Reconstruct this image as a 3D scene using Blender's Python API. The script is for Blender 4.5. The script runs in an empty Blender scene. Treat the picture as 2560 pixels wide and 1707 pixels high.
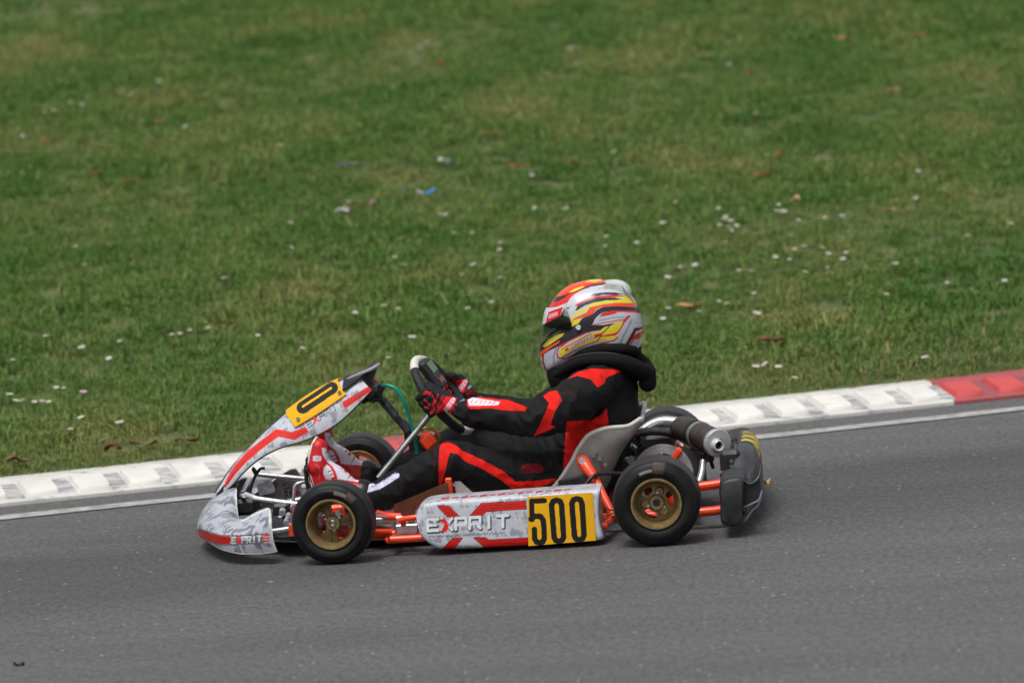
import bpy, math, random
import numpy as np
from mathutils import Vector, Matrix

random.seed(5)
rng = np.random.default_rng(7)
PI = math.pi
scene = bpy.context.scene
COL = scene.collection

# ------------------------------------------------------------------ camera
CAM = np.array([1.27131813, -19.75276834, 2.86564011])
FWD = np.array([-0.06093841, 0.99170844, -0.11314099])
RGT = np.array([0.99593422, 0.05287754, -0.0729315])
UPV = np.array([0.06634417, 0.11712531, 0.99089864])
FPX = 15076.5
cd = bpy.data.cameras.new("camera")
cam = bpy.data.objects.new("camera", cd)
COL.objects.link(cam)
M = Matrix.Identity(4)
for r in range(3):
    M[r][0], M[r][1], M[r][2], M[r][3] = RGT[r], UPV[r], -FWD[r], CAM[r]
cam.matrix_world = M
cd.sensor_width = 36.0
cd.lens = FPX / 2560 * 36
cd.clip_start, cd.clip_end = 0.5, 2000
cd.dof.use_dof = True
cd.dof.focus_distance = 19.6
cd.dof.aperture_fstop = 3.2
scene.camera = cam

# ------------------------------------------------------------------ light
SUN_EL, SUN_AZ = math.radians(66), math.radians(205)   # high, behind a layer of cloud
w = bpy.data.worlds.new("World"); scene.world = w; w.use_nodes = True
nt = w.node_tree
bg = nt.nodes["Background"]
sky = nt.nodes.new("ShaderNodeTexSky"); sky.sky_type = 'NISHITA'; sky.sun_disc = False
sky.sun_elevation = SUN_EL; sky.sun_rotation = SUN_AZ
sky.air_density = 1.0; sky.dust_density = 4.0
hs = nt.nodes.new("ShaderNodeHueSaturation"); hs.inputs["Saturation"].default_value = 0.22
nt.links.new(sky.outputs[0], hs.inputs["Color"]); nt.links.new(hs.outputs[0], bg.inputs[0])
bg.inputs[1].default_value = 0.105
sl = bpy.data.lights.new("sun", 'SUN'); sl.energy = 1.5; sl.angle = math.radians(24); sl.color = (1, .975, .94)
so = bpy.data.objects.new("sun", sl); COL.objects.link(so)
sd = Vector((math.sin(SUN_AZ) * math.cos(SUN_EL), math.cos(SUN_AZ) * math.cos(SUN_EL), math.sin(SUN_EL)))
so.rotation_euler = (-sd).to_track_quat('-Z', 'Y').to_euler()
scene.view_settings.view_transform = 'Standard'
scene.view_settings.look = 'None'
scene.view_settings.exposure = 0.32
scene.view_settings.gamma = 1.0

# ------------------------------------------------------------------ measuring helpers
# side-elevation drawing of the kart: drawing units (u, v) + distance y  ->  metres
def K(u, v, Y):
    d = FWD * FPX + RGT * (u - 1280) - UPV * (v - 853.5)
    t = (Y - CAM[1]) / d[1]
    return CAM + t * d
def K3(l): return [K(*p) for p in l]
def draw_uv(P):            # metres -> drawing units
    d = np.asarray(P, float) - CAM
    z = d @ FWD
    return np.stack([1280 + FPX * (d @ RGT) / z, 853.5 - FPX * (d @ UPV) / z], -1)
def kerb_y(x): return 1.855 + .318 * x + .004 * x * x
def line_y(x): return 1.53 + .315 * x + .006 * x * x
KW = .34
def off_kerb(x, y): return (y - kerb_y(x)) * .953 - KW
def gz(x, y):              # height of the grass bank
    d = np.maximum(off_kerb(x, y), 0)
    z = .058 + .118 * np.minimum(d, 14) + .0 * d
    return z + .012 * np.sin(x * 2.1 + y * .9) * np.minimum(d, 1) + .010 * np.sin(x * .8 - y * 2.3 + 1) * np.minimum(d, 1)
def GP(u, v):              # point on the grass bank
    d = FWD * FPX + RGT * (u - 1280) - UPV * (v - 853.5)
    t = 20.5 / d[1]
    for _ in range(60):
        p = CAM + t * d
        t += (p[2] - gz(p[0], p[1])) * 3.0 / FPX
    return CAM + t * d
def RP(u, v, z=0.0):
    d = FWD * FPX + RGT * (u - 1280) - UPV * (v - 853.5)
    return CAM + (z - CAM[2]) / d[2] * d

def lin(r, g, b):
    f = lambda c: (c / 255 / 12.92) if c <= 10 else ((c / 255 + .055) / 1.055) ** 2.4
    return (f(r), f(g), f(b), 1.0)

# ------------------------------------------------------------------ materials
MATS = {}
def mat(name, col=(.5, .5, .5, 1), rough=.5, metal=0., attr=False, var=.12, vscale=30., bump=0., bscale=200., coat=0., rvar=.1, spec=.5):
    if name in MATS: return MATS[name]
    m = bpy.data.materials.new(name); m.use_nodes = True
    n = m.node_tree.nodes; L = m.node_tree.links; b = n["Principled BSDF"]
    geo = n.new("ShaderNodeNewGeometry")
    no = n.new("ShaderNodeTexNoise"); no.inputs["Scale"].default_value = vscale; no.inputs["Detail"].default_value = 5
    L.new(geo.outputs["Position"], no.inputs["Vector"])
    mr = n.new("ShaderNodeMapRange"); mr.inputs[1].default_value = .3; mr.inputs[2].default_value = .7
    mr.inputs[3].default_value = 1 - var; mr.inputs[4].default_value = 1 + var
    L.new(no.outputs[0], mr.inputs[0])
    mx = n.new("ShaderNodeVectorMath"); mx.operation = 'SCALE'
    if attr:
        at = n.new("ShaderNodeAttribute"); at.attribute_name = "paint"; L.new(at.outputs["Color"], mx.inputs[0])
    else:
        mx.inputs[0].default_value = col[:3]
    L.new(mr.outputs[0], mx.inputs["Scale"]); L.new(mx.outputs[0], b.inputs["Base Color"])
    b.inputs["Metallic"].default_value = metal
    rr = n.new("ShaderNodeMapRange"); rr.inputs[1].default_value = .3; rr.inputs[2].default_value = .7
    rr.inputs[3].default_value = max(.02, rough - rvar); rr.inputs[4].default_value = min(1, rough + rvar)
    L.new(no.outputs[0], rr.inputs[0]); L.new(rr.outputs[0], b.inputs["Roughness"])
    b.inputs["Coat Weight"].default_value = coat; b.inputs["Coat Roughness"].default_value = .15
    b.inputs["Specular IOR Level"].default_value = spec
    if bump:
        n2 = n.new("ShaderNodeTexNoise"); n2.inputs["Scale"].default_value = bscale; n2.inputs["Detail"].default_value = 4
        L.new(geo.outputs["Position"], n2.inputs["Vector"])
        bp = n.new("ShaderNodeBump"); bp.inputs["Strength"].default_value = bump; bp.inputs["Distance"].default_value = .004
        L.new(n2.outputs[0], bp.inputs["Height"]); L.new(bp.outputs[0], b.inputs["Normal"])
    MATS[name] = m
    return m

ORANGE = mat("orange_enamel", (.84, .058, .010, 1), .34, 0, coat=.4, var=.08, rvar=.08)
BLACKP = mat("black_plastic", (.012, .012, .014, 1), .45, 0, var=.3)
GREYP = mat("grey_plastic", (.045, .046, .052, 1), .42, 0, var=.2, vscale=18, bump=.15, bscale=120)
CHROME = mat("chrome", (.82, .83, .85, 1), .30, .85, var=.06)
STEEL = mat("steel", (.42, .42, .43, 1), .35, 1., var=.2)
DARKST = mat("dark_steel", (.10, .09, .09, 1), .42, .8, var=.35, vscale=60)
ALU = mat("aluminium", (.55, .55, .56, 1), .38, 1., var=.15)
BRONZE = mat("bronze_magnesium", (.25, .175, .075, 1), .45, .35, var=.22, vscale=50)
BURNT = mat("burnt_steel", (.085, .062, .055, 1), .5, .5, var=.5, vscale=25)
SEATM = mat("seat_fibreglass", (.26, .265, .25, 1), .33, .25, var=.22, vscale=14)
SEATE = mat("seat_edge_highlight", (.60, .60, .55, 1), .4, .1, var=.15)  # silver bead, made paler to paint the seat's edge highlight
HOSE = mat("green_hose", (.0, .27, .19, 1), .35, 0, var=.1)
BROWN = mat("brown_tank_plastic", (.10, .03, .014, 1), .35, 0, var=.2)
PAINT = mat("printed_sticker", rough=.38, attr=True, coat=.12, spec=.3, var=.07, vscale=60, rvar=.06)
HELM = mat("helmet_lacquer", rough=.28, attr=True, coat=.35, spec=.3, var=.03, rvar=.05)
CLOTH = mat("race_suit_cloth", rough=.78, attr=True, var=.18, vscale=45, bump=.5, bscale=200, spec=.22)
KNIT = mat("black_knit", (.010, .010, .011, 1), .85, 0, bump=.4, bscale=300, var=.3, spec=.12)
GLOVE = mat("glove_fabric", rough=.8, attr=True, var=.1, bump=.3, bscale=300, spec=.3)
SHOE = mat("shoe_leather", rough=.4, attr=True, var=.06)
RUBBER = mat("tyre_rubber", rough=.52, attr=True, var=.3, vscale=22, bump=.12, bscale=90, spec=.25)
WHITEP = mat("white_rubber_grip", (.68, .66, .60, 1), .45, 0, var=.08)
SCREEN = mat("display_glass", (.11, .16, .09, 1), .2, 0, var=.1)

# ------------------------------------------------------------------ mesh helpers
def tag(o, label=None, cat=None, group=None, kind=None):
    if label: o["label"] = label
    if cat: o["category"] = cat
    if group: o["group"] = group
    if kind: o["kind"] = kind
    return o
ORIGIN = {}
def empty(name, loc=(0, 0, 0), parent=None):
    o = bpy.data.objects.new(name, None); COL.objects.link(o)
    o.empty_display_size = .1
    base = ORIGIN.get(parent.name, np.zeros(3)) if parent else np.zeros(3)
    o.location = Vector(np.asarray(loc, float) - base)
    if parent: o.parent = parent
    ORIGIN[o.name] = np.asarray(loc, float)
    return o
def MO(name, V, Fc, m, parent=None, smooth=True, paint=None, sharp=None):
    V = np.asarray(V, float)
    me = bpy.data.meshes.new(name)
    base = ORIGIN.get(parent.name, np.zeros(3)) if parent else np.zeros(3)
    if isinstance(Fc, np.ndarray) and Fc.ndim == 2:
        nf, k = Fc.shape
        me.vertices.add(len(V)); me.vertices.foreach_set("co", (V - base).astype(np.float32).ravel())
        me.loops.add(nf * k); me.loops.foreach_set("vertex_index", Fc.astype(np.int32).ravel())
        me.polygons.add(nf); me.polygons.foreach_set("loop_start", np.arange(0, nf * k, k, dtype=np.int32))
        me.update(calc_edges=True); me.validate()
    else:
        me.from_pydata([tuple(p) for p in (V - base)], [], [tuple(int(i) for i in f) for f in Fc])
        me.update()
    if smooth:
        me.shade_smooth()
        if sharp: me.set_sharp_from_angle(angle=math.radians(sharp))
    me.materials.append(m)
    if paint is not None:
        a = me.color_attributes.new("paint", 'FLOAT_COLOR', 'POINT')
        c = np.ones((len(V), 4), np.float32); c[:, :3] = paint[:, :3]
        a.data.foreach_set("color", c.ravel())
    o = bpy.data.objects.new(name, me); COL.objects.link(o)
    if parent: o.parent = parent
    ORIGIN[o.name] = base
    return o
class MB:
    """collects primitives and links them as one mesh object"""
    def __init__(s): s.V = []; s.F = []; s.n = 0
    def add(s, V, F):
        V = np.asarray(V, float); s.V.append(V)
        s.F += [tuple(int(i) + s.n for i in f) for f in F]; s.n += len(V); return s
    def tube(s, *a, **k): return s.add(*tube_g(*a, **k))
    def box(s, *a, **k): return s.add(*box_g(*a, **k))
    def lathe(s, *a, **k): return s.add(*lathe_g(*a, **k))
    def build_each(s, name, m, parent=None, smooth=True, sharp=35):
        k = 0
        for V in s.V:
            n = len(V); F = [tuple(i - k for i in f) for f in s.F if k <= f[0] < k + n]
            MO(name, V, F, m, parent, smooth, None, sharp); k += n
    def build(s, name, m, parent=None, smooth=True, sharp=35, paint=None):
        return MO(name, np.concatenate(s.V), s.F, m, parent, smooth, paint, sharp)
def spline(P, n=8, closed=False):
    P = np.asarray(P, float); N = len(P); out = []
    rngk = range(N) if closed else range(N - 1)
    for i in rngk:
        if closed: p0, p1, p2, p3 = P[(i - 1) % N], P[i], P[(i + 1) % N], P[(i + 2) % N]
        else: p0, p1, p2, p3 = P[max(i - 1, 0)], P[i], P[i + 1], P[min(i + 2, N - 1)]
        for k in range(n):
            t = k / n
            out.append(.5 * ((2 * p1) + (-p0 + p2) * t + (2 * p0 - 5 * p1 + 4 * p2 - p3) * t * t + (-p0 + 3 * p1 - 3 * p2 + p3) * t ** 3))
    if not closed: out.append(P[-1])
    return np.array(out)
def resample(P, n, closed=False):
    P = np.asarray(P, float)
    if closed: P = np.vstack([P, P[:1]])
    s = np.r_[0, np.cumsum(np.linalg.norm(np.diff(P, axis=0), axis=1))]
    q = np.linspace(0, s[-1], n + (1 if closed else 0))
    out = np.stack([np.interp(q, s, P[:, k]) for k in range(P.shape[1])], -1)
    return out[:-1] if closed else out
def grid_faces(n, m, wrap_m=False, wrap_n=False):
    F = []
    for i in range(n if wrap_n else n - 1):
        for j in range(m if wrap_m else m - 1):
            F.append((i * m + j, ((i + 1) % n) * m + j, ((i + 1) % n) * m + (j + 1) % m, i * m + (j + 1) % m))
    return F
def tube_g(P, r=.01, n=12, smooth=0, closed=False, caps=True, squash=None):
    P = np.asarray(P, float)
    R = np.full(len(P), r, float) if np.isscalar(r) else np.asarray(r, float)
    if smooth:
        Q = np.hstack([P, R[:, None]]); Q = spline(Q, smooth, closed); P = Q[:, :3]; R = Q[:, 3]
    N = len(P); V = []
    T = (np.roll(P, -1, 0) - np.roll(P, 1, 0)) if closed else np.gradient(P, axis=0)
    T /= np.linalg.norm(T, axis=1)[:, None] + 1e-12
    a = np.cross(T[0], [0, 0, 1.]);
    if np.linalg.norm(a) < .1: a = np.cross(T[0], [0, 1., 0])
    a /= np.linalg.norm(a)
    for i in range(N):
        a = a - T[i] * (a @ T[i]); a /= np.linalg.norm(a); b = np.cross(T[i], a)
        for k in range(n):
            th = 2 * PI * k / n
            V.append(P[i] + R[i] * (a * math.cos(th) + b * math.sin(th) * (squash or 1)))
    F = grid_faces(N, n, True, closed)
    if caps and not closed:
        F.append(tuple(range(n))); F.append(tuple(range((N - 1) * n, N * n))[::-1])
    return np.array(V), F
def frame(axis):
    z = np.asarray(axis, float); z = z / np.linalg.norm(z)
    a = np.cross(z, [0, 0, 1.]);
    if np.linalg.norm(a) < .1: a = np.cross(z, [1., 0, 0])
    a /= np.linalg.norm(a); b = np.cross(z, a)
    return a, b, z
def lathe_g(prof, c, axis, n=48, closed_profile=False):
    a, b, z = frame(axis); c = np.asarray(c, float); V = []
    for (h, r) in prof:
        for k in range(n):
            th = 2 * PI * k / n
            V.append(c + z * h + r * (a * math.cos(th) + b * math.sin(th)))
    return np.array(V), grid_faces(len(prof), n, True, closed_profile)
def box_g(c, s, R=None, bev=.0):
    c = np.asarray(c, float); h = np.asarray(s, float) / 2
    R = np.eye(3) if R is None else np.asarray(R)
    b = min(bev, h.min() * .9)
    if b <= 0:
        V = [c + R.T @ (h * np.array([x, y, z])) for x in (-1, 1) for y in (-1, 1) for z in (-1, 1)]
        F = [(0, 1, 3, 2), (4, 6, 7, 5), (0, 4, 5, 1), (2, 3, 7, 6), (0, 2, 6, 4), (1, 5, 7, 3)]
        return np.array(V), F
    V = []; idx = {}
    for x in (-1, 1):
        for y in (-1, 1):
            for z in (-1, 1):
                for ax in range(3):
                    q = np.array([x, y, z], float) * (h - b); q[ax] = (x, y, z)[ax] * h[ax]
                    idx[(x, y, z, ax)] = len(V); V.append(c + R.T @ q)
    F = []
    for ax in range(3):
        o = [k for k in range(3) if k != ax]
        for sgn in (-1, 1):
            f = []
            for (p, q) in ((-1, -1), (1, -1), (1, 1), (-1, 1)):
                s3 = [0, 0, 0]; s3[ax] = sgn; s3[o[0]] = p; s3[o[1]] = q; f.append(idx[(*s3, ax)])
            F.append(tuple(f))
    for ax in range(3):
        o = [k for k in range(3) if k != ax]
        for p in (-1, 1):
            for q in (-1, 1):
                f = []
                for sgn, ff in ((-1, o[0]), (1, o[0]), (1, o[1]), (-1, o[1])):
                    s3 = [0, 0, 0]; s3[ax] = sgn; s3[o[0]] = p; s3[o[1]] = q; f.append(idx[(*s3, ff)])
                F.append(tuple(f))
    for x in (-1, 1):
        for y in (-1, 1):
            for z in (-1, 1): F.append(tuple(idx[(x, y, z, a)] for a in range(3)))
    return np.array(V), F
def rotm(axis_x, up=(0, 0, 1)):
    """rows = local x, y, z axes in the world; x along axis_x"""
    x = np.asarray(axis_x, float); x /= np.linalg.norm(x)
    y = np.cross(up, x); y /= np.linalg.norm(y); z = np.cross(x, y)
    return np.array([x, y, z])
def sheet_g(G, t):
    """grid of points n x m -> closed sheet of thickness t"""
    G = np.asarray(G, float); n, m = G.shape[:2]
    du = np.gradient(G, axis=0); dv = np.gradient(G, axis=1)
    N = np.cross(du, dv); N /= np.linalg.norm(N, axis=2)[..., None] + 1e-12
    V = np.concatenate([G.reshape(-1, 3), (G - N * t).reshape(-1, 3)])
    F = grid_faces(n, m); k = n * m
    F += [tuple(i + k for i in f[::-1]) for f in grid_faces(n, m)]
    b = [i * m for i in range(n)] + [(n - 1) * m + j for j in range(1, m)] + [i * m + m - 1 for i in range(n - 2, -1, -1)] + [j for j in range(m - 2, 0, -1)]
    for i in range(len(b)):
        p, q = b[i], b[(i + 1) % len(b)]
        F.append((p, p + k, q + k, q))
    return V, F
def prism_g(poly, d):
    """planar polygon (list of 3-D points) extruded by vector d"""
    P = np.asarray(poly, float); n = len(P); V = np.vstack([P, P + np.asarray(d, float)])
    F = [tuple(range(n)), tuple(range(n, 2 * n))[::-1]] + [(i, i + n, (i + 1) % n + n, (i + 1) % n) for i in range(n)]
    return V, F
def capsule_g(p0, r0, p1, r1, n=20, k=6, sq=1., sqdir=None):
    p0 = np.asarray(p0, float); p1 = np.asarray(p1, float); a, b, z = frame(p1 - p0)
    if sqdir is not None:
        a = np.asarray(sqdir, float); a = a - z * (a @ z); a /= np.linalg.norm(a); b = np.cross(z, a)
    V = []; rows = 0
    for i in range(k + 1):
        th = PI / 2 * i / k; r = r0 * math.sin(th) + 1e-4; c = p0 - z * r0 * math.cos(th)
        V += [c + r * (a * math.cos(2 * PI * j / n) * sq + b * math.sin(2 * PI * j / n)) for j in range(n)]; rows += 1
    for i in range(k + 1):
        th = PI / 2 * i / k; r = r1 * math.cos(th) + 1e-4; c = p1 + z * r1 * math.sin(th)
        V += [c + r * (a * math.cos(2 * PI * j / n) * sq + b * math.sin(2 * PI * j / n)) for j in range(n)]; rows += 1
    F = grid_faces(rows, n, True)
    F.append(tuple(range(n))); F.append(tuple(range((rows - 1) * n, rows * n))[::-1])
    return np.array(V), F
def remesh(parts, voxel, smooth_it=6, fac=.6, sub_=0):
    mb = MB()
    for V, F in parts: mb.add(V, F)
    me = bpy.data.meshes.new("tmp"); me.from_pydata([tuple(p) for p in np.concatenate(mb.V)], [], mb.F); me.update()
    o = bpy.data.objects.new("tmp", me); COL.objects.link(o)
    md = o.modifiers.new("r", 'REMESH'); md.mode = 'VOXEL'; md.voxel_size = voxel
    if smooth_it:
        ms = o.modifiers.new("s", 'SMOOTH'); ms.iterations = smooth_it; ms.factor = fac
    if sub_: ss_ = o.modifiers.new('d', 'SUBSURF'); ss_.levels = ss_.render_levels = sub_
    dg = bpy.context.evaluated_depsgraph_get(); ev = o.evaluated_get(dg); m2 = ev.to_mesh()
    V = np.empty(len(m2.vertices) * 3, np.float32); m2.vertices.foreach_get("co", V); V = V.reshape(-1, 3).astype(float)
    Nn = np.empty(len(m2.vertices) * 3, np.float32); m2.vertices.foreach_get("normal", Nn); Nn = Nn.reshape(-1, 3).astype(float)
    q = np.empty(len(m2.loops), np.int32); m2.loops.foreach_get("vertex_index", q)
    quad = len(q) == 4 * len(m2.polygons)
    F = q.reshape(-1, 4) if quad else [tuple(p.vertices) for p in m2.polygons]
    ev.to_mesh_clear(); bpy.data.objects.remove(o); bpy.data.meshes.remove(me)
    return V, F, Nn

# ------------------------------------------------------------------ printing colours on a mesh
def pip(P, poly):
    poly = np.asarray(poly, float); x, y = P[:, 0], P[:, 1]
    ins = np.zeros(len(P), bool)
    bb = (x >= poly[:, 0].min()) & (x <= poly[:, 0].max()) & (y >= poly[:, 1].min()) & (y <= poly[:, 1].max())
    if not bb.any(): return ins
    xi, yi = x[bb], y[bb]; r = np.zeros(len(xi), bool); n = len(poly)
    for i in range(n):
        x1, y1 = poly[i]; x2, y2 = poly[(i + 1) % n]
        if y1 == y2: continue
        c = ((y1 > yi) != (y2 > yi)) & (xi < (x2 - x1) * (yi - y1) / (y2 - y1) + x1)
        r ^= c
    ins[bb] = r
    return ins
def pseg(P, line, wd):
    line = np.asarray(line, float); d = np.full(len(P), 1e9)
    for a, b in zip(line[:-1], line[1:]):
        ab = b - a; t = np.clip(((P - a) @ ab) / max(ab @ ab, 1e-9), 0, 1)
        d = np.minimum(d, np.linalg.norm(P - (a + t[:, None] * ab), axis=1))
    return d <= wd / 2
class Print:
    def __init__(s, V, base, two_sided=True, mid=0.):
        V = np.asarray(V, float).copy()
        if two_sided:
            far = V[:, 1] > mid; V[far, 1] = 2 * mid - V[far, 1]
        s.P = draw_uv(V); s.C = np.tile(np.array(base[:3], float), (len(V), 1))
        s.o = (0, 0, 1.)
        s.mask = np.ones(len(V), bool)
    def zoom(s, u0, v0, k): s.o = (u0, v0, k); return s
    def cv(s, pts):
        p = np.asarray(pts, float); return np.stack([s.o[0] + p[:, 0] / s.o[2], s.o[1] + p[:, 1] / s.o[2]], -1)
    def poly(s, col, pts):
        m = pip(s.P, s.cv(pts)) & s.mask; s.C[m] = col[:3]; return s
    def line(s, col, pts, wd):
        m = pseg(s.P, s.cv(pts), wd / s.o[2]) & s.mask; s.C[m] = col[:3]; return s
    def mottle(s, col, V, scale, amt, thr=.55, shear=0.):
        """worn grey marbling, part of the print"""
        v = np.asarray(V) * scale
        n = np.zeros(len(v)); a = 1.
        r = np.random.default_rng(3)
        for o in range(4):
            for _ in range(5):
                k = r.normal(size=3) * (1.8 ** o); ph = r.uniform(0, 6.28)
                n += a * np.sin(v @ k + ph + shear * v[:, 0])
            a *= .62
        n = (n - n.min()) / (n.max() - n.min())
        f = np.clip((n - thr) / .12, 0, 1)[:, None] * amt
        s.C = s.C * (1 - f) + np.array(col[:3]) * f
        return s
RED = lin(218, 34, 22); RED2 = lin(226, 48, 40); WHITE = lin(214, 216, 222); BLK = lin(16, 16, 18); YEL = lin(228, 170, 22)
LGREY = lin(176, 180, 190); DGREY = lin(84, 88, 98); ORG = lin(232, 84, 36); LEM = lin(222, 205, 58); SUITB = (.0085, .0085, .0095, 1)
GLY = {  # strokes in a unit box, y down
 'E': [[(1, 0), (0, 0), (0, 1), (1, 1)], [(0, .5), (.85, .5)]], 'X': [[(0, 0), (1, 1)], [(1, 0), (0, 1)]],
 'P': [[(0, 1), (0, 0), (1, 0), (1, .5), (0, .5)]], 'R': [[(0, 1), (0, 0), (1, 0), (1, .5), (.1, .5)], [(.45, .5), (1, 1)]],
 'I': [[(.5, 0), (.5, 1)]], 'T': [[(0, 0), (1, 0)], [(.5, 0), (.5, 1)]],
 'O': [[(.0, .2), (.2, 0), (.8, 0), (1, .2), (1, .8), (.8, 1), (.2, 1), (0, .8), (0, .2)]],
 'M': [[(0, 1), (0, 0), (.5, .6), (1, 0), (1, 1)]]}
def text(pr, s, org, ex, ey, wd, col, gap=.28, cols=None):
    """org = top-left, ex = step per letter width, ey = letter height vector"""
    org = np.asarray(org, float); ex = np.asarray(ex, float); ey = np.asarray(ey, float)
    for i, ch in enumerate(s):
        for st in GLY[ch]:
            pr.line((cols or {}).get(i, col), [org + ex * (i * (1 + gap)) + ex * a + ey * b for a, b in st], wd)

# =========================================================================== SETTING
def nodes_of(name):
    m = bpy.data.materials.new(name); m.use_nodes = True
    return m, m.node_tree.nodes, m.node_tree.links, m.node_tree.nodes["Principled BSDF"]
def asphalt_material():
    m, n, L, b = nodes_of("worn_asphalt")
    geo = n.new("ShaderNodeNewGeometry")
    def noise(sc, det, vec=None, rough=.6):
        x = n.new("ShaderNodeTexNoise"); x.inputs["Scale"].default_value = sc; x.inputs["Detail"].default_value = det
        x.inputs["Roughness"].default_value = rough
        L.new(vec or geo.outputs["Position"], x.inputs["Vector"]); return x
    mp = n.new("ShaderNodeMapping"); mp.inputs["Rotation"].default_value = (0, 0, math.radians(-14)); mp.inputs["Scale"].default_value = (.35, 1.6, 1)
    L.new(geo.outputs["Position"], mp.inputs[0])
    big = noise(1.3, 4, mp.outputs[0]); fine = noise(170, 4, None, .8); mp2 = n.new("ShaderNodeMapping"); mp2.inputs["Scale"].default_value = (1, .42, 1); L.new(geo.outputs["Position"], mp2.inputs[0]); mid = noise(52, 5, mp2.outputs[0], .75)
    ramp = n.new("ShaderNodeValToRGB"); e = ramp.color_ramp.elements
    e[0].position = .34; e[0].color = (.050, .050, .051, 1); e[1].position = .68; e[1].color = (.172, .171, .169, 1)
    L.new(fine.outputs[0], ramp.inputs[0])
    m1 = n.new("ShaderNodeMixRGB"); m1.blend_type = 'MULTIPLY'; m1.inputs[0].default_value = 1
    r2 = n.new("ShaderNodeMapRange"); r2.inputs[1].default_value = .3; r2.inputs[2].default_value = .7; r2.inputs[3].default_value = .86; r2.inputs[4].default_value = 1.12
    L.new(big.outputs[0], r2.inputs[0]); L.new(ramp.outputs[0], m1.inputs[1]); L.new(r2.outputs[0], m1.inputs[2])
    m2 = n.new("ShaderNodeMixRGB"); m2.blend_type = 'MULTIPLY'; m2.inputs[0].default_value = 1
    r3 = n.new("ShaderNodeMapRange"); r3.inputs[1].default_value = .36; r3.inputs[2].default_value = .64; r3.inputs[3].default_value = .72; r3.inputs[4].default_value = 1.34
    L.new(mid.outputs[0], r3.inputs[0]); L.new(m1.outputs[0], m2.inputs[1]); L.new(r3.outputs[0], m2.inputs[2])
    vo = n.new("ShaderNodeTexVoronoi"); vo.inputs["Scale"].default_value = 30; L.new(geo.outputs["Position"], vo.inputs["Vector"])
    lt = n.new("ShaderNodeMath"); lt.operation = 'LESS_THAN'; lt.inputs[1].default_value = .16; L.new(vo.outputs["Distance"], lt.inputs[0])
    sep = n.new("ShaderNodeSeparateColor"); L.new(vo.outputs["Color"], sep.inputs[0])
    gt = n.new("ShaderNodeMath"); gt.operation = 'GREATER_THAN'; gt.inputs[1].default_value = .93; L.new(sep.outputs[0], gt.inputs[0])
    ml = n.new("ShaderNodeMath"); ml.operation = 'MULTIPLY'; L.new(lt.outputs[0], ml.inputs[0]); L.new(gt.outputs[0], ml.inputs[1])
    m3 = n.new("ShaderNodeMixRGB"); m3.inputs[2].default_value = (.42, .40, .37, 1); L.new(ml.outputs[0], m3.inputs[0]); L.new(m2.outputs[0], m3.inputs[1])
    # rubber laid down on the racing line, in a band parallel to the kerb
    sx = n.new("ShaderNodeSeparateXYZ"); L.new(geo.outputs["Position"], sx.inputs[0])
    ma = n.new("ShaderNodeMath"); ma.operation = 'MULTIPLY_ADD'; ma.inputs[1].default_value = -.32; L.new(sx.outputs[0], ma.inputs[0]); L.new(sx.outputs[1], ma.inputs[2])
    nn = n.new("ShaderNodeMath"); nn.operation = 'MULTIPLY_ADD'; nn.inputs[1].default_value = .9; L.new(big.outputs[0], nn.inputs[0]); L.new(ma.outputs[0], nn.inputs[2])
    band = n.new("ShaderNodeValToRGB"); be = band.color_ramp.elements
    be[0].position = .0; be[0].color = (0, 0, 0, 1); be[1].position = 1; be[1].color = (0, 0, 0, 1)
    for p_, c_ in ((.30, 0), (.40, .8), (.60, .9), (.74, .15)):
        q = band.color_ramp.elements.new(p_); q.color = (c_, c_, c_, 1)
    mm = n.new("ShaderNodeMapRange"); mm.inputs[1].default_value = -2.0; mm.inputs[2].default_value = 2.6; L.new(nn.outputs[0], mm.inputs[0]); L.new(mm.outputs[0], band.inputs[0])
    m4 = n.new("ShaderNodeMixRGB"); m4.blend_type = 'MULTIPLY'; m4.inputs[2].default_value = (.70, .70, .72, 1)
    L.new(band.outputs[0], m4.inputs[0]); L.new(m3.outputs[0], m4.inputs[1]); L.new(m4.outputs[0], b.inputs["Base Color"])
    b.inputs["Roughness"].default_value = .82; b.inputs["Specular IOR Level"].default_value = .35
    bp = n.new("ShaderNodeBump"); bp.inputs["Strength"].default_value = .55; bp.inputs["Distance"].default_value = .004
    L.new(fine.outputs[0], bp.inputs["Height"]); L.new(bp.outputs[0], b.inputs["Normal"])
    return m
ASPH = asphalt_material()
def soil_material():
    m, n, L, b = nodes_of("turf_soil")
    geo = n.new("ShaderNodeNewGeometry"); x = n.new("ShaderNodeTexNoise"); x.inputs["Scale"].default_value = 9; x.inputs["Detail"].default_value = 8
    L.new(geo.outputs["Position"], x.inputs["Vector"])
    r = n.new("ShaderNodeValToRGB"); e = r.color_ramp.elements
    e[0].position = .3; e[0].color = (.050, .085, .022, 1); e[1].position = .7; e[1].color = (.13, .135, .05, 1)
    L.new(x.outputs[0], r.inputs[0]); L.new(r.outputs[0], b.inputs["Base Color"]); b.inputs["Roughness"].default_value = 1
    return m
SOIL = soil_material()
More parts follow.
